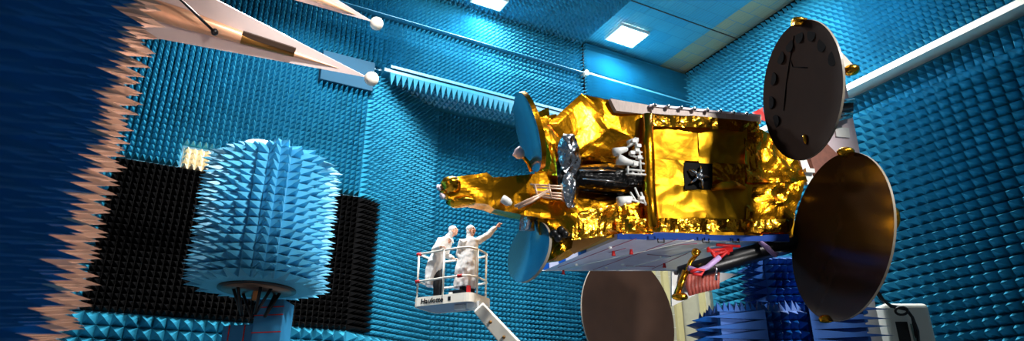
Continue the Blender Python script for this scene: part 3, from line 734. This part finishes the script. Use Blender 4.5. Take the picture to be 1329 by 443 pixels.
# right block with wedges pointing right
p2 = at(1050, 425, 14.8); q2 = at(1140, 425, 14.8); e2_ = (q2 - p2); e2_.z = 0; wl2 = e2_.length; e2_.normalize(); f2 = V((-e2_.y, e2_.x, 0)); base2 = V((p2.x, p2.y, 0)); z2 = at(1100, 392, 14.8).z
b = MB(); b.box(base2 + e2_ * (wl2 * .42) + f2 * .8 + UZ * (z2 / 2), e2_ * (wl2 * .42), f2 * .75, UZ * (z2 / 2)); b.build('pedestal_body', M['deep'], pos)
b = MB()
for k in range(12):
    zc = z2 - .09 - k * .2
    b.pyr(base2 + UZ * zc + f2 * .0, f2 * .14, UZ * .1, e2_ * (wl2 + .28 + .08 * random.random()), 0, .03, .01)
    b.pyr(base2 + e2_ * (wl2 * .84) + UZ * zc + f2 * .6, f2 * .25, UZ * .1, e2_ * .5, 0, .03, .01)
for k in range(10):
    b.pyr(base2 + e2_ * (.05 + k * wl2 / 11) + UZ * (z2 - .02) + f2 * .1, e2_ * .08, f2 * .12, UZ * .14 + e2_ * .35, 0, .01, 0)
    b.pyr(base2 + e2_ * (.05 + k * wl2 / 11) + UZ * (z2 - .02) + f2 * .4, e2_ * .08, f2 * .12, UZ * .14 + e2_ * .35, 0, .01, 0)
b.build('side_absorber', M['deep'], pos)
# dark upper block carrying the spacecraft
b = MB(); p3 = at(1014, 372, 16.2); zb = p3.z
hx, hy = .62, .55
b.box(V((p3.x + .3, p3.y + .6, (z1 + at(1014, 330, 16.2).z) / 2)), e * .62, f * .55, UZ * ((at(1014, 330, 16.2).z - z1) / 2 + .05)); nb = b.build('pedestal_neck', M['navy'], pos)
b = MB(); ct = V((p3.x + .3, p3.y + .6, z1)); Hn = at(1014, 330, 16.2).z - z1
b.pyrs(ct - e * .62 - f * .55, e, UZ, -f, 1.24, Hn, .18, .34, 0, jit=.02); b.pyrs(ct - e * .62 - f * .55, f, UZ, -e, 1.1, Hn, .18, .34, 0, jit=.02)
b.build('neck_absorber', M['deep'], pos)
b = MB(); mp_ = at(1128, 380, 15.4); b.box(V((mp_.x - .1, mp_.y + .5, mp_.z / 2 + .45)), V((.3, 0, 0)), V((0, .3, 0)), UZ * (mp_.z / 2 + .45)); bevel(b.build('mast', M['white'], pos, label='white mast'), .02)

# equipment cabinet and cables on the right
CD = 15.75; cq = at(1182, 420, CD); ca, cb_ = at(1152, 420, CD), at(1212, 420, CD); ex = (cb_ - ca); ex.z = 0; cw = ex.length; ex.normalize(); fx = V((-ex.y, ex.x, 0)); zc = at(1182, 391, CD).z
cab = thing('equipment_cabinet', V((cq.x, cq.y, 0)), 'pale cloth covered equipment cabinet right of the deep blue pedestal', 'cabinet')
b = MB(); b.box(V((cq.x, cq.y + .4, zc / 2)), ex * (cw / 2), fx * .4, UZ * (zc / 2)); bevel(b.build('body', mat('pale mesh cloth', (226, 226, 214), .7, 0, .04, 40, .2, 60), cab), .12, 4)
b = MB(); b.box(V((cq.x, cq.y + .01, zc / 2 - .2)) - ex * .22, ex * .14, fx * .02, UZ * (zc / 2 - .25)); b.build('dark_gap', M['blackm'], cab)
b = MB(); b.box(V((cq.x, cq.y + .0, zc / 2 - .2)) + ex * .02, ex * .04, fx * .02, UZ * (zc / 2 - .3)); b.build('edge_strip', mat('grey green strip', (120, 150, 140), .5), cab)
b = MB()
for k, (dx, dz) in enumerate(((0, 0), (3, 1))):
    pts = [(1128 + dx, 352), (1132 + dx, 372), (1143 + dx, 388 + dz), (1156, 397 + dz), (1176, 401 + dz), (1184, 412), (1188 + dx, 430), (1190 + dx, 460)]
    b.tube([at(x, y, CD - .12 - k * .06) for x, y in pts], .035, 8)
for k in range(2): b.tube([at(1170 + 8 * cos(g / 14 * 2 * pi), 404 + 5 * sin(g / 14 * 2 * pi), CD - .17 - k * .05) for g in range(15)], .03, 8)
tag(centred(b.build('power_cable', M['cable'])), 'black cables looping down over the pale cabinet beside the blue spikes', 'cable')

# ================================================================== SPIKY DRUM
dc = at(346, 292, 13.0); zt = at(352, 201, 13.0).z; zb = at(338, 383, 13.0).z
dru = thing('absorber_drum', V((dc.x, dc.y, 0)), 'big round drum covered in light blue foam spikes, before the black wall square', 'drum')
Rc = .95; H = zt - zb
b = MB(); b.tube([V((dc.x, dc.y, zb)), V((dc.x, dc.y, zb + H * .94)), V((dc.x, dc.y, zt)), V((dc.x, dc.y, zt + .1))], [Rc, Rc, Rc * .94, Rc * .7], 48, smooth=False); b.build('core', M['blue_hi'], dru)
b = MB(); camdir = atan2(-dc.y, -dc.x)
rows = 16; ncol = 30
for i in range(rows):
    z = zb + (i + .5) * H / rows
    for j in range(ncol):
        g = camdir + (j + .5) * 2 * pi / ncol + .06
        n = V((cos(g), sin(g), 0)); tt = V((-sin(g), cos(g), 0))
        b.pyr(V((dc.x, dc.y, z)) + n * (Rc - .01), tt * (pi * Rc / ncol), UZ * (H / rows / 2), n * .38 - UZ * .03, 0, .035, 0)
for k, q in enumerate((.25, .5, .75)):     # ring of spikes on the shoulder
    for j in range(24):
        g = camdir + (j + .5) * 2 * pi / 24
        n = V((cos(g), sin(g), 0)); tt = V((-sin(g), cos(g), 0))
        b.pyr(V((dc.x, dc.y, zt + .02)) + n * (Rc - .02 - k * .16), tt * .11, UZ * .07 - n * .06, n * .24 + UZ * (.0 + k * .04), 0, .03, 0)
b.build('spikes', M['blue_hi'], dru)
b = MB()                                    # seam: a column of spikes standing proud
g = camdir + .06
n = V((cos(g), sin(g), 0)); tt = V((-sin(g), cos(g), 0))
for i in range(rows + 1):
    z = zb + (i + .3) * H / rows
    for s in (-1, 1): b.pyr(V((dc.x, dc.y, z)) + n * (Rc + .05) + tt * (s * .07), tt * .075, UZ * (H / rows / 2), n * .3 + tt * (s * .03), 0, .015, .02)
b.box(V((dc.x, dc.y, (zt + zb) / 2)) + n * Rc, tt * .14, n * .06, UZ * (H / 2))
b.build('seam_spikes', M['blue_hi'], dru)
b = MB(); b.tube([V((dc.x - .2, dc.y - .35, zt + .05)), V((dc.x - .2, dc.y - .35, zt + .26))], [.34, .33], 40); b.build('top_cap', M['white'], dru, label='thin white cap')
b = MB()
b.tube([V((dc.x, dc.y, zb - .03)), V((dc.x, dc.y, zb + .02))], [.7, .7], 48); pl = b.build('bottom_ring', M['blackm'], dru, label='black ring under the drum')
b = MB(); b.tube([V((dc.x, dc.y, zb - .045)), V((dc.x, dc.y, zb - .02))], [.62, .62], 48); b.build('bottom_plate', mat('brushed bronze plate', (120, 95, 80), .35, .8, .3, 3), pl)
b = MB()
for a in range(4):
    g = a * pi / 2 + .5; b.tube([V((dc.x + .42 * cos(g), dc.y + .42 * sin(g), zb - .02)), V((dc.x + .2 * cos(g), dc.y + .2 * sin(g), zb - .5))], .03, 8)
    b.tube([V((dc.x + .42 * cos(g + .5), dc.y + .42 * sin(g + .5), zb - .02)), V((dc.x + .2 * cos(g), dc.y + .2 * sin(g), zb - .5))], .03, 8)
b.build('strut', M['blackm'], dru)
b = MB(); b.box(V((dc.x, dc.y, zb - .12)) , V((.05, 0, 0)), V((0, .05, 0)), UZ * .1); b.build('feed_light', M['orange'], dru)
# wrapped stand
cl, cr = at(328, 420, 12.6), at(366, 420, 12.6)
b = MB(); zs = at(346, 386, 12.6).z; sx = (cr - cl).length / 2; mx_ = (cl + cr) / 2
b.box(V((mx_.x, mx_.y + .3, zs / 2)), V((sx, 0, 0)), V((0, .3, 0)), UZ * (zs / 2)); st = bevel(b.build('stand', M['foamwrap'], dru, label='blue wrapped column with red tape lines'), .02)
for z in (zs - .15, zs - .3, zs - .62, zs - .95):
    b = MB(); b.box(V((mx_.x, mx_.y - .004, z)), V((sx, 0, .012)), V((0, .004, 0)), UZ * .01); b.build('tape', M['red'], st)

b = MB(); c2_ = at(308, 435, 12.7); z3 = at(308, 421, 12.7).z; b.box(V((c2_.x, c2_.y + .3, z3 / 2)), V((.3, 0, .02)), V((0, .3, 0)), UZ * (z3 / 2)); s2_ = bevel(b.build('stand', M['foamwrap'], dru, label='lower wrapped block beside the column'), .02)
for k in (-.17, .12):
    b = MB(); b.box(V((c2_.x + k, c2_.y - .004, z3 / 2)), V((.012, 0, 0)), V((0, .004, 0)), UZ * (z3 / 2)); b.build('tape', M['red'], s2_)

# ================================================================== PINK VANES WITH BALL TIPS
def vane(tip, left_top, left_bot, axis_left, dt, dl, label, boxes, ball=.13, wr=.16):
    T = at(*tip, dt); LT = at(*left_top, dl); LB = at(*left_bot, dl); AX = at(*axis_left, dl)
    n = (LT - T).cross(LB - T).normalized(); n = n if n.dot(CAM - T) > 0 else -n
    t = thing('calibration_vane', T, label, 'vane', 'pointed pink vanes hanging at the upper left')
    m = MB(); m.prism([T, LT, LB], -n * .03); fixn(m.build('sheet', M['vane'], t))
    ax = (AX - T); L = ax.length; ax.normalize(); up = n.cross(ax)
    m = MB(); vs = []; NS = 40; NA = 14
    for i in range(NS + 1):
        s = i / NS; p = T + ax * (L * (.12 + .88 * s)); w = wr * min(1, .03 + 1.15 * (s ** .8) if s < .85 else 1.)
        w = wr * min(1., .02 + s * 1.5)
        for j in range(NA + 1):
            g = pi * j / NA; vs.append(p + up * (w * cos(g)) + n * (w * .9 * sin(g)))
    m.add(vs, [(i * (NA + 1) + j, i * (NA + 1) + j + 1, (i + 1) * (NA + 1) + j + 1, (i + 1) * (NA + 1) + j) for i in range(NS) for j in range(NA)], 0, True)
    m.build('spine', M['copper'], t)
    for s0, s1 in boxes:
        m = MB(); p0, p1 = T + ax * (L * (.12 + .88 * s0)), T + ax * (L * (.12 + .88 * s1)); w0, w1 = [wr * min(1, .02 + s * 1.5) for s in (s0, s1)]
        for k, (p, w) in enumerate(((p0, w0), (p1, w1))): pass
        vs = []
        for p, w in ((p0, w0), (p1, w1)):
            for j in range(NA + 1):
                g = pi * j / NA; vs.append(p + up * (w * 1.05 * cos(g)) + n * (w * .97 * sin(g)))
        fs = [(j, j + 1, NA + 2 + j, NA + 1 + j) for j in range(NA)] + [tuple(range(NA + 1))[::-1], tuple(range(NA + 1, 2 * NA + 2))]
        m.add(vs, fs); cv = m.build('cover', M['brass'], t)
        m = MB(); c_ = (p0 + p1) / 2; sgn = 1 if up.z > 0 else -1
        m.box(c_ + up * (sgn * w1 * .72) + n * (w1 * .45), ax * ((p1 - p0).length * .5), up * (w1 * .42), n * (w1 * .38)); m.build('cover_plate', M['darkbr'], cv)
    m = MB(); m.ball(T - ax * .06, ball, 24); m.build('ball', M['whitewarm'], t)
    return T, ax, L, n
T, ax, L, n = vane((478, 101), (165, -60), (60, 23), (112, -16), 12.0, 10.2, 'large pink triangular vane with copper spine, nearest the left spiked wall', ((.2, .42), (.79, .93)))
m = MB(); q = T + ax * (L * .58) + n * .25; m.tube([q, at(235, 0, 10.3), at(190, -45, 9.7), V((at(190, -45, 9.7).x, at(190, -45, 9.7).y, ZC - .06))], .022, 8); m.ball(q, .06, 10)
tag(centred(m.build('suspension_cable', M['cable'])), 'thin black cable holding the large pink vane', 'cable')
vane((485, 29), (300, -85), (240, -40), (275, -60), 13.0, 11.5, 'small pink vane with white ball tip, at the upper frame edge', ((.55, .7),))

# ================================================================== LIFT WITH TWO PEOPLE
PD = 14.6
zf = at(578, 386, PD).z - .02              # platform floor
def pf(x, y, z=None):
    return hit(x, y, V((0, 0, zf if z is None else z)), UZ)
Ap, Bp = pf(536, 396), pf(611, 388)
e1v = (Bp - Ap); wl = e1v.length; e1v.normalize(); e2v = V((-e1v.y, e1v.x, 0)); e2v = e2v if e2v.y > 0 else -e2v
WD = .95
def pp(a, c, z): return Ap + e1v * a + e2v * c + UZ * z
lift = thing('boom_lift', V((pp(wl, .5, 0).x, pp(wl, .5, 0).y, 0)), 'white boom lift platform carrying the two people in white coats', 'lift')
b = MB()
def rrect(z, g=0.):
    r = .16; pts = []
    for (cx, cy, a0) in ((r, r, pi), (wl - r, r, 1.5 * pi), (wl - r, WD - r, 0), (r, WD - r, .5 * pi)):
        for k in range(6):
            a = a0 + k / 5 * pi / 2; pts.append(pp(cx + (r + g) * cos(a), cy + (r + g) * sin(a), z))
    return pts
b.prism(rrect(-.04), UZ * .04); fl_ = fixn(b.build('platform_floor', mat('grey blue tread plate', (150, 160, 185), .5, .2, .2, 14, .2, 30), lift))
b = MB(); o_, i_ = rrect(-.05, .02), rrect(-.05, -.01); n_ = len(o_); up_ = UZ * .2
vs = o_ + [p + up_ for p in o_] + i_ + [p + up_ for p in i_]; fs = []
for k in range(n_):
    j = (k + 1) % n_
    fs += [(k, j, n_ + j, n_ + k), (2 * n_ + j, 2 * n_ + k, 3 * n_ + k, 3 * n_ + j), (n_ + k, n_ + j, 3 * n_ + j, 3 * n_ + k), (j, k, 2 * n_ + k, 2 * n_ + j)]
b.add(vs, fs); tb = fixn(b.build('toe_board', M['whitewarm'], lift))
tc_ = bpy.data.curves.new('brand_lettering', 'FONT'); tc_.body = 'Haulotte'; tc_.size = .16; tc_.extrude = .003; tc_.offset = .004; tc_.shear = .15; tc_.space_character = 1.05
to = bpy.data.objects.new('brand_lettering', tc_); COL.objects.link(to); to.parent = tb; tc_.materials.append(M['blackm'])
nrm = e1v.cross(UZ); rot = Matrix((e1v, UZ, nrm)).transposed().to_4x4()
to.matrix_local = Matrix.Translation(pp(.22, -.03, -.005) - ORG[lift.name]) @ rot
bpy.context.view_layer.update()
lm = bpy.data.meshes.new_from_object(to.evaluated_get(bpy.context.evaluated_depsgraph_get())); ml = to.matrix_local.copy()
bpy.data.objects.remove(to); bpy.data.curves.remove(tc_)
to = bpy.data.objects.new('brand_lettering', lm); COL.objects.link(to); to.parent = tb; to.matrix_local = ml; to['label'] = 'dark maker lettering on the platform side'
bb = MB(); bb.box(pp(.98, -.024, .05), e1v * .035, e2v * .003, UZ * .045); bb.build('brand_mark', M['blackm'], tb)
RH = 1.19
posts = [(.06, .05), (wl * .52, .0), (wl - .02, .3), (.06, WD - .05), (wl * .52, WD), (wl - .02, WD - .25)]
for a, c in posts:
    b = MB(); b.tube([pp(a, c, -.0), pp(a, c, RH)], .024, 10); b.build('post', M['whitewarm'], lift)
for z in (RH, .54):
    b = MB()
    loop = [(.06, .05), (wl * .5, -.0), (wl - .25, .0), (wl - .1, .06), (wl - .02, .25), (wl - .02, WD - .25), (wl - .1, WD - .06), (wl - .3, WD), (.06, WD - .05), (.06, .05)]
    b.tube([pp(a, c, z) for a, c in loop], .024, 10); b.build('rail', M['whitewarm'], lift)
for a, c, z in ((.06, .05, RH), (.06, .05, .54), (wl - .3, 0, .54), (.06, WD - .05, RH)):
    b = MB(); b.tube([pp(a, c, z) - e1v * .05, pp(a, c, z) + e1v * .06], .04, 12, flat=1.); b.build('rail_clamp', M['red'], lift)
b = MB(); b.box(pp(wl * .72, .12, .14), e1v * .16, e2v * .1, UZ * .1); cb = bevel(b.build('control_box', M['blackm'], lift, label='black box on the platform floor'), .015)
b = MB(); b.box(pp(wl * .65, .015, .16), e1v * .05, e2v * .005, UZ * .04); b.build('sticker', M['white'], cb)
b = MB(); b.box(pp(wl - .12, .1, .18), e1v * .035, e2v * .035, UZ * .14); b.build('red_canister', M['red'], lift)
# boom arm, bracket
b = MB(); s0 = at(621, 399, PD - .1); s1 = at(700, 488, PD - .3); dv = (s1 - s0).normalized(); nv_ = dv.cross(FWD).normalized()
b.hexa([s0 + nv_ * .13 - FWD * .1, s1 + nv_ * .2 - FWD * .13, s1 - nv_ * .2 - FWD * .13, s0 - nv_ * .13 - FWD * .1, s0 + nv_ * .13 + FWD * .1, s1 + nv_ * .2 + FWD * .13, s1 - nv_ * .2 + FWD * .13, s0 - nv_ * .13 + FWD * .1])
ba = bevel(fixn(b.build('boom_arm', M['whitewarm'], lift)), .02)
for t_ in (.2, .42):
    b = MB(); pb = s0.lerp(s1, t_) - FWD * .12; b.tube([pb, pb - FWD * .03], .035, 12); b.build('bolt', M['brass'], ba)
b = MB(); s2 = V((s1.x + 2.2, s1.y + 1.0, .9)); b.tube([s1, s2], [.22, .26], 8, smooth=False); b.build('boom_arm', M['whitewarm'], lift)
b = MB(); b.box(V((s2.x + .4, s2.y, .55)), V((1.2, 0, 0)), V((0, .8, 0)), UZ * .4); bevel(b.build('chassis', M['whitewarm'], lift), .1)
for sx_ in (-.75, .75):
    for sy in (-.85, .85):
        b = MB(); pc = V((s2.x + .4 + sx_, s2.y + sy, .4)); b.tube([pc - V((0, .15, 0)), pc + V((0, .15, 0))], .4, 24); b.build('wheel', M['blackm'], lift)
b = MB(); b.box(pp(wl - .06, .4, -.09), e1v * .16, e2v * .2, UZ * .07); b.box(pp(wl - .45, .3, -.1), e1v * .12, e2v * .06, UZ * .05); b.build('mount', M['white'], lift)

# ------------------------------------------------------------------ people
def remesh(o, vox, sm=4):
    r = o.modifiers.new('skin', 'REMESH'); r.mode = 'VOXEL'; r.voxel_size = vox; r.use_smooth_shade = True
    s = o.modifiers.new('smooth', 'SMOOTH'); s.iterations = sm; s.factor = .5
    return o
def hand(m, wrist, d, palm_n, curl, point=False, mirror=1):
    d = d.normalized(); s = d.cross(palm_n).normalized() * mirror; pn = palm_n.normalized()
    m.tube([wrist - d * .02, wrist + d * .03, wrist + d * .085], [.026, .034, .036], 12, flat=.55)
    m.ball(wrist + d * .055, (.045, .042, .018), 12, ax=(d, s, pn))
    for k, (off, ln) in enumerate(((.03, .072), (.01, .08), (-.01, .075), (-.029, .06))):
        p = wrist + d * .088 + s * off; c = curl if not (point and k == 0) else .08
        pts = [p]; a = 0
        for seg in (.45, .32, .23):
            a += c; p = p + (d * cos(a) + pn * sin(a)) * ln * seg; pts.append(p)
        m.tube(pts, [.0105, .0098, .009, .0075], 8)
    p = wrist + d * .025 + s * .034
    m.tube([p, p + d * .03 + s * .022 + pn * .01, p + d * .058 + s * .022 + pn * .03], [.013, .0115, .009], 8)
def person(root_loc, label, P):
    t = thing('person', root_loc, label, 'person')
    o = V(root_loc)
    J = {k: o + V(v) for k, v in P['j'].items()}
    m = MB()
    hd = J['head']; f = V(P['face']).normalized(); s = UZ.cross(f).normalized(); u = f.cross(s).normalized()
    # head: skull, jaw, nose, ears, brow, neck
    m.ball(hd + u * .03 - f * .012, (.095, .074, .095), 24, ax=(f, s, u))
    m.ball(hd - u * .045 + f * .022, (.068, .058, .075), 20, ax=(f, s, u))
    m.ball(hd - u * .098 + f * .055, (.024, .026, .018), 12, ax=(f, s, u))
    m.tube([hd + u * .025 + f * .083, hd - u * .0 + f * .1, hd - u * .018 + f * .108, hd - u * .026 + f * .09], [.009, .012, .015, .011], 10)
    for q in (-1, 1):
        m.ball(hd + s * (q * .074) - f * .005 - u * .01, (.022, .01, .034), 12, ax=(f, s, u))
        m.ball(hd + f * .072 + s * (q * .036) - u * .02, (.02, .024, .022), 10, ax=(f, s, u))
        m.ball(hd + f * .082 + s * (q * .03) + u * .034, (.012, .024, .009), 10, ax=(f, s, u))
    m.ball(hd + f * .082 - u * .066, (.014, .026, .012), 10, ax=(f, s, u))
    m.tube([hd - u * .06 - f * .02, J['neck'].lerp(hd, .25), J['neck'] - UZ * .05], [.056, .055, .07], 16)
    # trunk and legs under the coat
    m.tube([J['neck'] - UZ * .04, J['chest'], J['hip']], [.06, .1, .1], 16, flat=.8)
    for q in ('l', 'r'):
        m.tube([J['hip'] + (J['knee_' + q] - J['hip']) * .05, J['knee_' + q], J['foot_' + q] + UZ * .07], [.1, .062, .042], 14)
        m.tube([J['sh_' + q], J['el_' + q], J['wr_' + q]], [.052, .042, .028], 12)
        m.tube([J['neck'] - UZ * .06, J['sh_' + q]], [.06, .058], 12)
        dd = (J['wr_' + q] - J['el_' + q]).normalized()
        hp = P['hand_' + q]; hand(m, J['wr_' + q], V(hp[0]) if hp[0] else dd, V(hp[1]), hp[2], hp[3], hp[4])
        ft = J['foot_' + q]; ff = V(P['toes']).normalized(); m.tube([ft - ff * .05 + UZ * .05, ft + ff * .08 + UZ * .04, ft + ff * .17 + UZ * .025], [.045, .042, .028], 12)
    body = remesh(m.build('body', M['skin'], t), .0065, 3)
    # face details
    for q in (-1, 1):
        e_ = MB(); e_.ball(hd + f * .076 + s * (q * .03) + u * .014, (.012, .015, .008), 12, ax=(f, s, u)); e_.build('eye', M['eye'], t)
        e_ = MB(); e_.tube([hd + f * .094 + s * (q * .016) + u * .034, hd + f * .092 + s * (q * .035) + u * .041, hd + f * .08 + s * (q * .05) + u * .034], .0032, 6); e_.build('eyebrow', M['eye'], t)
    e_ = MB(); e_.tube([hd + f * .088 + s * .024 - u * .062, hd + f * .097 - u * .064, hd + f * .088 - s * .024 - u * .062], [.004, .007, .004], 8); e_.build('mouth', M['lip'], t)
    # hood
    h = MB(); h.ball(hd + u * .052 - f * .03, (.108, .094, .092), 28, ax=(f, s, u)); h.ball(hd - f * .055 - u * .02, (.075, .088, .105), 24, ax=(f, s, u))
    h.tube([hd - f * .06 - u * .05, J['neck'] - f * .03 + UZ * .02], [.075, .085], 16)
    remesh(h.build('hood', M['cap'], t), .01, 5)
    # coat: torso rings from neck to hem, sleeves
    c = MB(); vs = []; NA = 40; rings = P['coat']
    RR = []
    for i in range(len(rings) - 1):
        for k in range(5):
            q = k / 5; RR.append([rings[i][j] + (rings[i + 1][j] - rings[i][j]) * q for j in range(5)])
    RR.append(rings[-1])
    th_ = P['turn']; xa, ya = V((cos(th_), sin(th_), 0)), V((-sin(th_), cos(th_), 0))
    for (z, cx, cy, rx, ry) in RR:
        fold = min(.03, max(0, (1.2 - z) * .045))
        for j in range(NA):
            g = 2 * pi * j / NA
            k = 1 + (fold * 5) * (sin(g * 6 + z * 5) * .5 + sin(g * 11 + 1 - z * 4) * .4)
            vs.append(o + V((cx, cy, z)) + xa * (rx * k * cos(g)) + ya * (ry * k * sin(g)))
    n_ = len(RR)
    fs = [(i * NA + j, i * NA + (j + 1) % NA, (i + 1) * NA + (j + 1) % NA, (i + 1) * NA + j) for i in range(n_ - 1) for j in range(NA)] + [tuple(range(NA))[::-1], tuple(range((n_ - 1) * NA, n_ * NA))]
    c.add(vs, fs, 0, True)
    for q in ('l', 'r'):
        a_, b_, d_ = J['sh_' + q], J['el_' + q], J['wr_' + q]
        c.tube([a_ + (J['neck'] - a_) * .45 - UZ * .03, a_, a_.lerp(b_, .5), b_, b_.lerp(d_, .5), d_.lerp(b_, .1)], [.075, .092, .078, .072, .066, .052], 16)
    ct = c.build('coat', M['coat'], t); fixn(ct); remesh(ct, .012, 2)
    tx = bpy.data.textures.get('cloth folds') or bpy.data.textures.new('cloth folds', 'CLOUDS'); tx.noise_scale = .16; tx.noise_depth = 1
    dm = ct.modifiers.new('folds', 'DISPLACE'); dm.texture = tx; dm.strength = .035; dm.mid_level = .45; dm.texture_coords = 'LOCAL'
    c = MB(); n0 = J['neck']
    c.tube([n0 + f * .03 + s * .075 + UZ * .03, n0 + f * .1 + s * .03 - UZ * .06, n0 + f * .14 - UZ * .16], [.02, .024, .018], 8, flat=.6)
    c.tube([n0 + f * .03 - s * .075 + UZ * .03, n0 + f * .1 - s * .03 - UZ * .06, n0 + f * .14 - UZ * .16], [.02, .024, .018], 8, flat=.6)
    c.build('collar', M['coat'], t)
    # trousers
    for q in ('l', 'r'):
        l_ = MB(); l_.tube([J['hip'] + (J['knee_' + q] - J['hip']) * .3, J['knee_' + q], J['foot_' + q] + UZ * .05], [.1, .085, .07], 16); l_.build('trouser_leg', M['trouser'], t)
        l_ = MB(); ft = J['foot_' + q]; ff = V(P['toes']).normalized(); l_.ball(ft + ff * .06 + UZ * .045, (.145, .055, .045), 16, ax=(ff, UZ.cross(ff), UZ)); l_.build('shoe', M['trouser'], t)
    return t, J, f, s
k_ = PD / FPX
mroot = pf(604, 393.5); wroot = pf(567, 397)
def px(x, y, root, dy=0.):                 # joint seen at that pixel, dy metres farther than the person's own upright plane
    p = hit(x, y, V((0, root.y + dy, 0)), V((0, 1, 0))); return p - root
mj = dict(head=px(612.0, 299.5, mroot, -.02), neck=px(611, 310, mroot), chest=px(609, 324, mroot), hip=px(606, 345, mroot),
          sh_l=px(622, 312.5, mroot, .08), el_l=px(634, 305, mroot, .1), wr_l=px(644.5, 294.5, mroot, .08),
          sh_r=px(600, 314, mroot, -.1), el_r=px(595.5, 330, mroot, .02), wr_r=px(600, 341, mroot, -.06),
          knee_l=px(612, 364, mroot, .08), knee_r=px(601, 365, mroot, -.08), foot_l=V((.13, .1, 0)), foot_r=V((-.05, -.08, 0)))
zz = lambda v: v.z
def ring(x, y, rx, ry, root):
    q = px(x, y, root); return (q.z, q.x, 0, rx * PD / FPX, ry * PD / FPX)
mcoat = [ring(611, 308.5, 5, 5, mroot), ring(611, 312, 10.5, 7.5, mroot), ring(609.5, 320, 12.5, 9, mroot), ring(607, 330, 12, 9, mroot), ring(606, 341, 14, 10.5, mroot), ring(604, 356, 15, 11.5, mroot), ring(603, 374, 15.5, 12, mroot)]
person(mroot, 'person in white hooded coat standing upright and pointing up at the satellite', dict(j=mj, face=(.82, -.52, .16), toes=(.8, -.5, 0), turn=-.35, coat=mcoat,
       hand_l=(None, (0.2, -.6, -.6), .55, True, 1), hand_r=((.3, -.05, -.9), (.4, .7, 0), .45, False, -1)))
wj = dict(head=px(589, 300, wroot, -.05), neck=px(582, 310, wroot, 0), chest=px(573, 320, wroot), hip=px(566, 343, wroot),
          sh_l=px(582, 314, wroot, .14), el_l=px(579, 332, wroot, .12), wr_l=px(589, 336, wroot, -.02),
          sh_r=px(571, 313, wroot, -.12), el_r=px(564, 325, wroot, -.21), wr_r=px(572.5, 320.3, wroot, -.4),
          knee_l=px(571, 364, wroot, .08), knee_r=px(567, 366, wroot, -.06), foot_l=V((.08, .1, 0)), foot_r=V((-.01, -.08, 0)))
def ring(x, y, rx, ry, root):
    q = px(x, y, root); return (q.z, q.x, 0, rx * PD / FPX, ry * PD / FPX)
wcoat = [ring(581.5, 308, 4.5, 4.5, wroot), ring(576.5, 311.5, 8, 8.5, wroot), ring(572.5, 319, 9.5, 10, wroot), ring(567.5, 331, 9, 9.5, wroot), ring(565, 341, 11, 11, wroot), ring(562.5, 351, 10.5, 11, wroot), ring(559.5, 362, 8, 11, wroot), ring(557.5, 372, 5.5, 10, wroot)]
person(wroot, 'person in white hooded coat leaning forward with a hand on the platform rail', dict(j=wj, face=(.86, -.44, .22), toes=(.9, -.3, 0), turn=-.1, coat=wcoat,
       hand_l=((.9, -.3, -.2), (0, 0, -1), .5, False, 1), hand_r=((.93, -.25, -.12), (0, 0, -1), .75, False, -1)))

# ------------------------------------------------------------------ camera, world, view
cam = bpy.data.cameras.new('camera'); co = bpy.data.objects.new('camera', cam); COL.objects.link(co); SC.camera = co
cam.sensor_width = 36; cam.lens = 36 * FPX / 1329; cam.clip_end = 200
cam.dof.use_dof = True; cam.dof.focus_distance = 16.; cam.dof.aperture_fstop = 1.3
co.location = CAM; co.rotation_euler = (pi / 2 + PITCH, 0, 0)
w = bpy.data.worlds.new('world'); SC.world = w; w.use_nodes = True
bg = w.node_tree.nodes['Background']; bg.inputs[0].default_value = (.42, .52, .6, 1); bg.inputs[1].default_value = .13
vs_ = SC.view_settings; vs_.view_transform = 'Standard'; vs_.look = 'None'; vs_.gamma = 1; vs_.use_curve_mapping = False; vs_.exposure = 0
